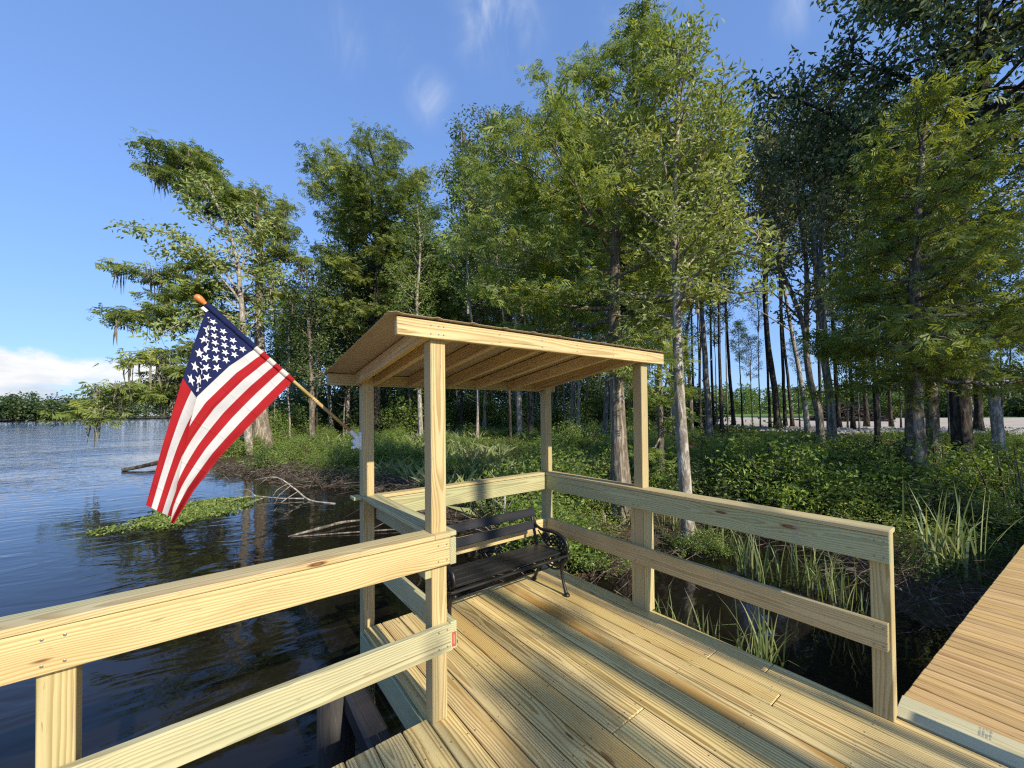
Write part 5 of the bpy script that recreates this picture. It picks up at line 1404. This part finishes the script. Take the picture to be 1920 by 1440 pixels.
# cypress knees beside the fluted cypress
for k, (x, y, h) in enumerate(((6.55, 5.2, .32), (6.75, 5.0, .42), (7.3, 5.1, .3), (6.3, 5.5, .26))):
    m_ = MB(); tube(m_, [(0, 0, -.1), (.01, 0, h*.5), (.0, .01, h)], [.075, .055, .018], 9)
    o = m_.obj('cypress_knee', M_BARKC, None, True, attrs=(), loc=(x, y, max(ZW, gz(x, y)))); tag(o, 'knobbly cypress knee beside the fluted cypress trunk', 'cypress knee', 'cypress knees')

# ------------------------------------------------------------------ sky and light
SUN_EL, SUN_AZ = rad(31.6), rad(-2.7)      # the light travels towards azimuth SUN_AZ (from +y to +x)
ld = Vector((math.sin(SUN_AZ)*math.cos(SUN_EL), math.cos(SUN_AZ)*math.cos(SUN_EL), -math.sin(SUN_EL)))
sun = bpy.data.lights.new('sun', 'SUN'); sun.energy = 4.5; sun.angle = rad(.55); sun.color = (1., .895, .72)
so = bpy.data.objects.new('sun', sun); COL.objects.link(so); so.rotation_euler = ld.to_track_quat('-Z', 'Y').to_euler(); so.location = (0, -20, 30)
wd = bpy.data.worlds.new('World'); SC.world = wd; wd.use_nodes = True
t = NT(wd.node_tree); t.n.clear()
out = t.new('ShaderNodeOutputWorld'); bg = t.new('ShaderNodeBackground'); t.l.new(bg.outputs[0], out.inputs[0])
sky = t.new('ShaderNodeTexSky', sky_type='NISHITA'); sky.sun_disc = False
sky.sun_elevation = SUN_EL
sd_ = -ld; sky.sun_rotation = math.atan2(sd_.x, sd_.y)
sky.air_density = 1.0; sky.dust_density = .35; sky.ozone_density = 2.2; sky.altitude = 0
g = t.new('ShaderNodeTexCoord').outputs['Generated']
gx, gy, gz_ = t.sep(g)
# low cumulus bank over the far shore, wisps overhead
def dirv(x, y): d = ray(x, y); return d/np.linalg.norm(d)
el = t.m('ARCSINE', gz_); az = t.m('ARCTAN2', gx, gy)
cn = t.noise(t.xyz(t.mul(az, 9.), t.mul(el, 19.), 4.3), 1., 7., .6, .35)
dl = dirv(60, 700); a0 = math.atan2(dl[0], dl[1])
hgt = t.m('SUBTRACT', 1., t.step(el, rad(3.), rad(9.)))
azm = t.m('SUBTRACT', 1., t.step(t.m('ABSOLUTE', t.m('SUBTRACT', az, a0+.02)), .14, .30))
cum = t.mul(azm, t.step(t.add(t.mul(cn, 1.), t.mul(hgt, .46)), .72, .98))
wn = t.noise(t.xyz(t.mul(gx, 9.), t.mul(gy, 9.), t.mul(gz_, 4.)), 1., 6., .62, 1.4)
wisp = None
for (x, y, rr, am) in ((930, 10, .10, .75), (1210, 0, .09, .5), (805, 185, .055, .5), (640, 70, .06, .28), (1510, 0, .05, .6), (745, 80, .04, .25)):
    dv = dirv(x, y)
    ds = t.new('ShaderNodeVectorMath', operation='DISTANCE'); t.put(ds.inputs[0], g); ds.inputs[1].default_value = tuple(dv)
    m1 = t.mul(t.m('SUBTRACT', 1., t.step(ds.outputs['Value'], 0., rr*1.25)), am)
    wisp = m1 if wisp is None else t.m('MAXIMUM', wisp, m1)
wisp = t.mul(wisp, t.step(wn, .38, .95))
cshade = t.noise(t.xyz(t.mul(az, 9.), t.mul(el, 26.), 5.), 1., 4., .6)
lit = t.mix(t.step(t.add(t.mul(cshade, .7), t.mul(el, 4.)), .38, .72), (2.9, 3.15, 3.5), (5.2, 5.1, 5.0))
gm = t.new('ShaderNodeGamma'); t.put(gm.inputs[0], sky.outputs[0]); gm.inputs[1].default_value = .5
tint = t.mix(1., gm.outputs[0], (1.0, 1.45, 2.34), 'MULTIPLY')
c = t.mix(t.mul(cum, .92), tint, lit)
c = t.mix(wisp, c, (3.9, 4.2, 4.7))
t.put(bg.inputs[0], c); bg.inputs[1].default_value = .145

SC.view_settings.view_transform = 'Standard'; SC.view_settings.look = 'None'
SC.view_settings.exposure = .47; SC.view_settings.gamma = 1.; SC.view_settings.use_curve_mapping = False
SC.render.engine = 'CYCLES'
SC.cycles.max_bounces = 6; SC.cycles.diffuse_bounces = 4; SC.cycles.glossy_bounces = 3; SC.cycles.transmission_bounces = 3; SC.cycles.transparent_max_bounces = 4
SC.cycles.sample_clamp_indirect = 2.; SC.cycles.use_denoising = False; SC.cycles.use_adaptive_sampling = False; SC.cycles.denoiser = 'OPENIMAGEDENOISE'; SC.cycles.denoising_input_passes = 'RGB_ALBEDO_NORMAL'; SC.cycles.denoising_prefilter = 'ACCURATE'; SC.cycles.filter_width = 1.25
SC.cycles.caustics_reflective = False; SC.cycles.caustics_refractive = False
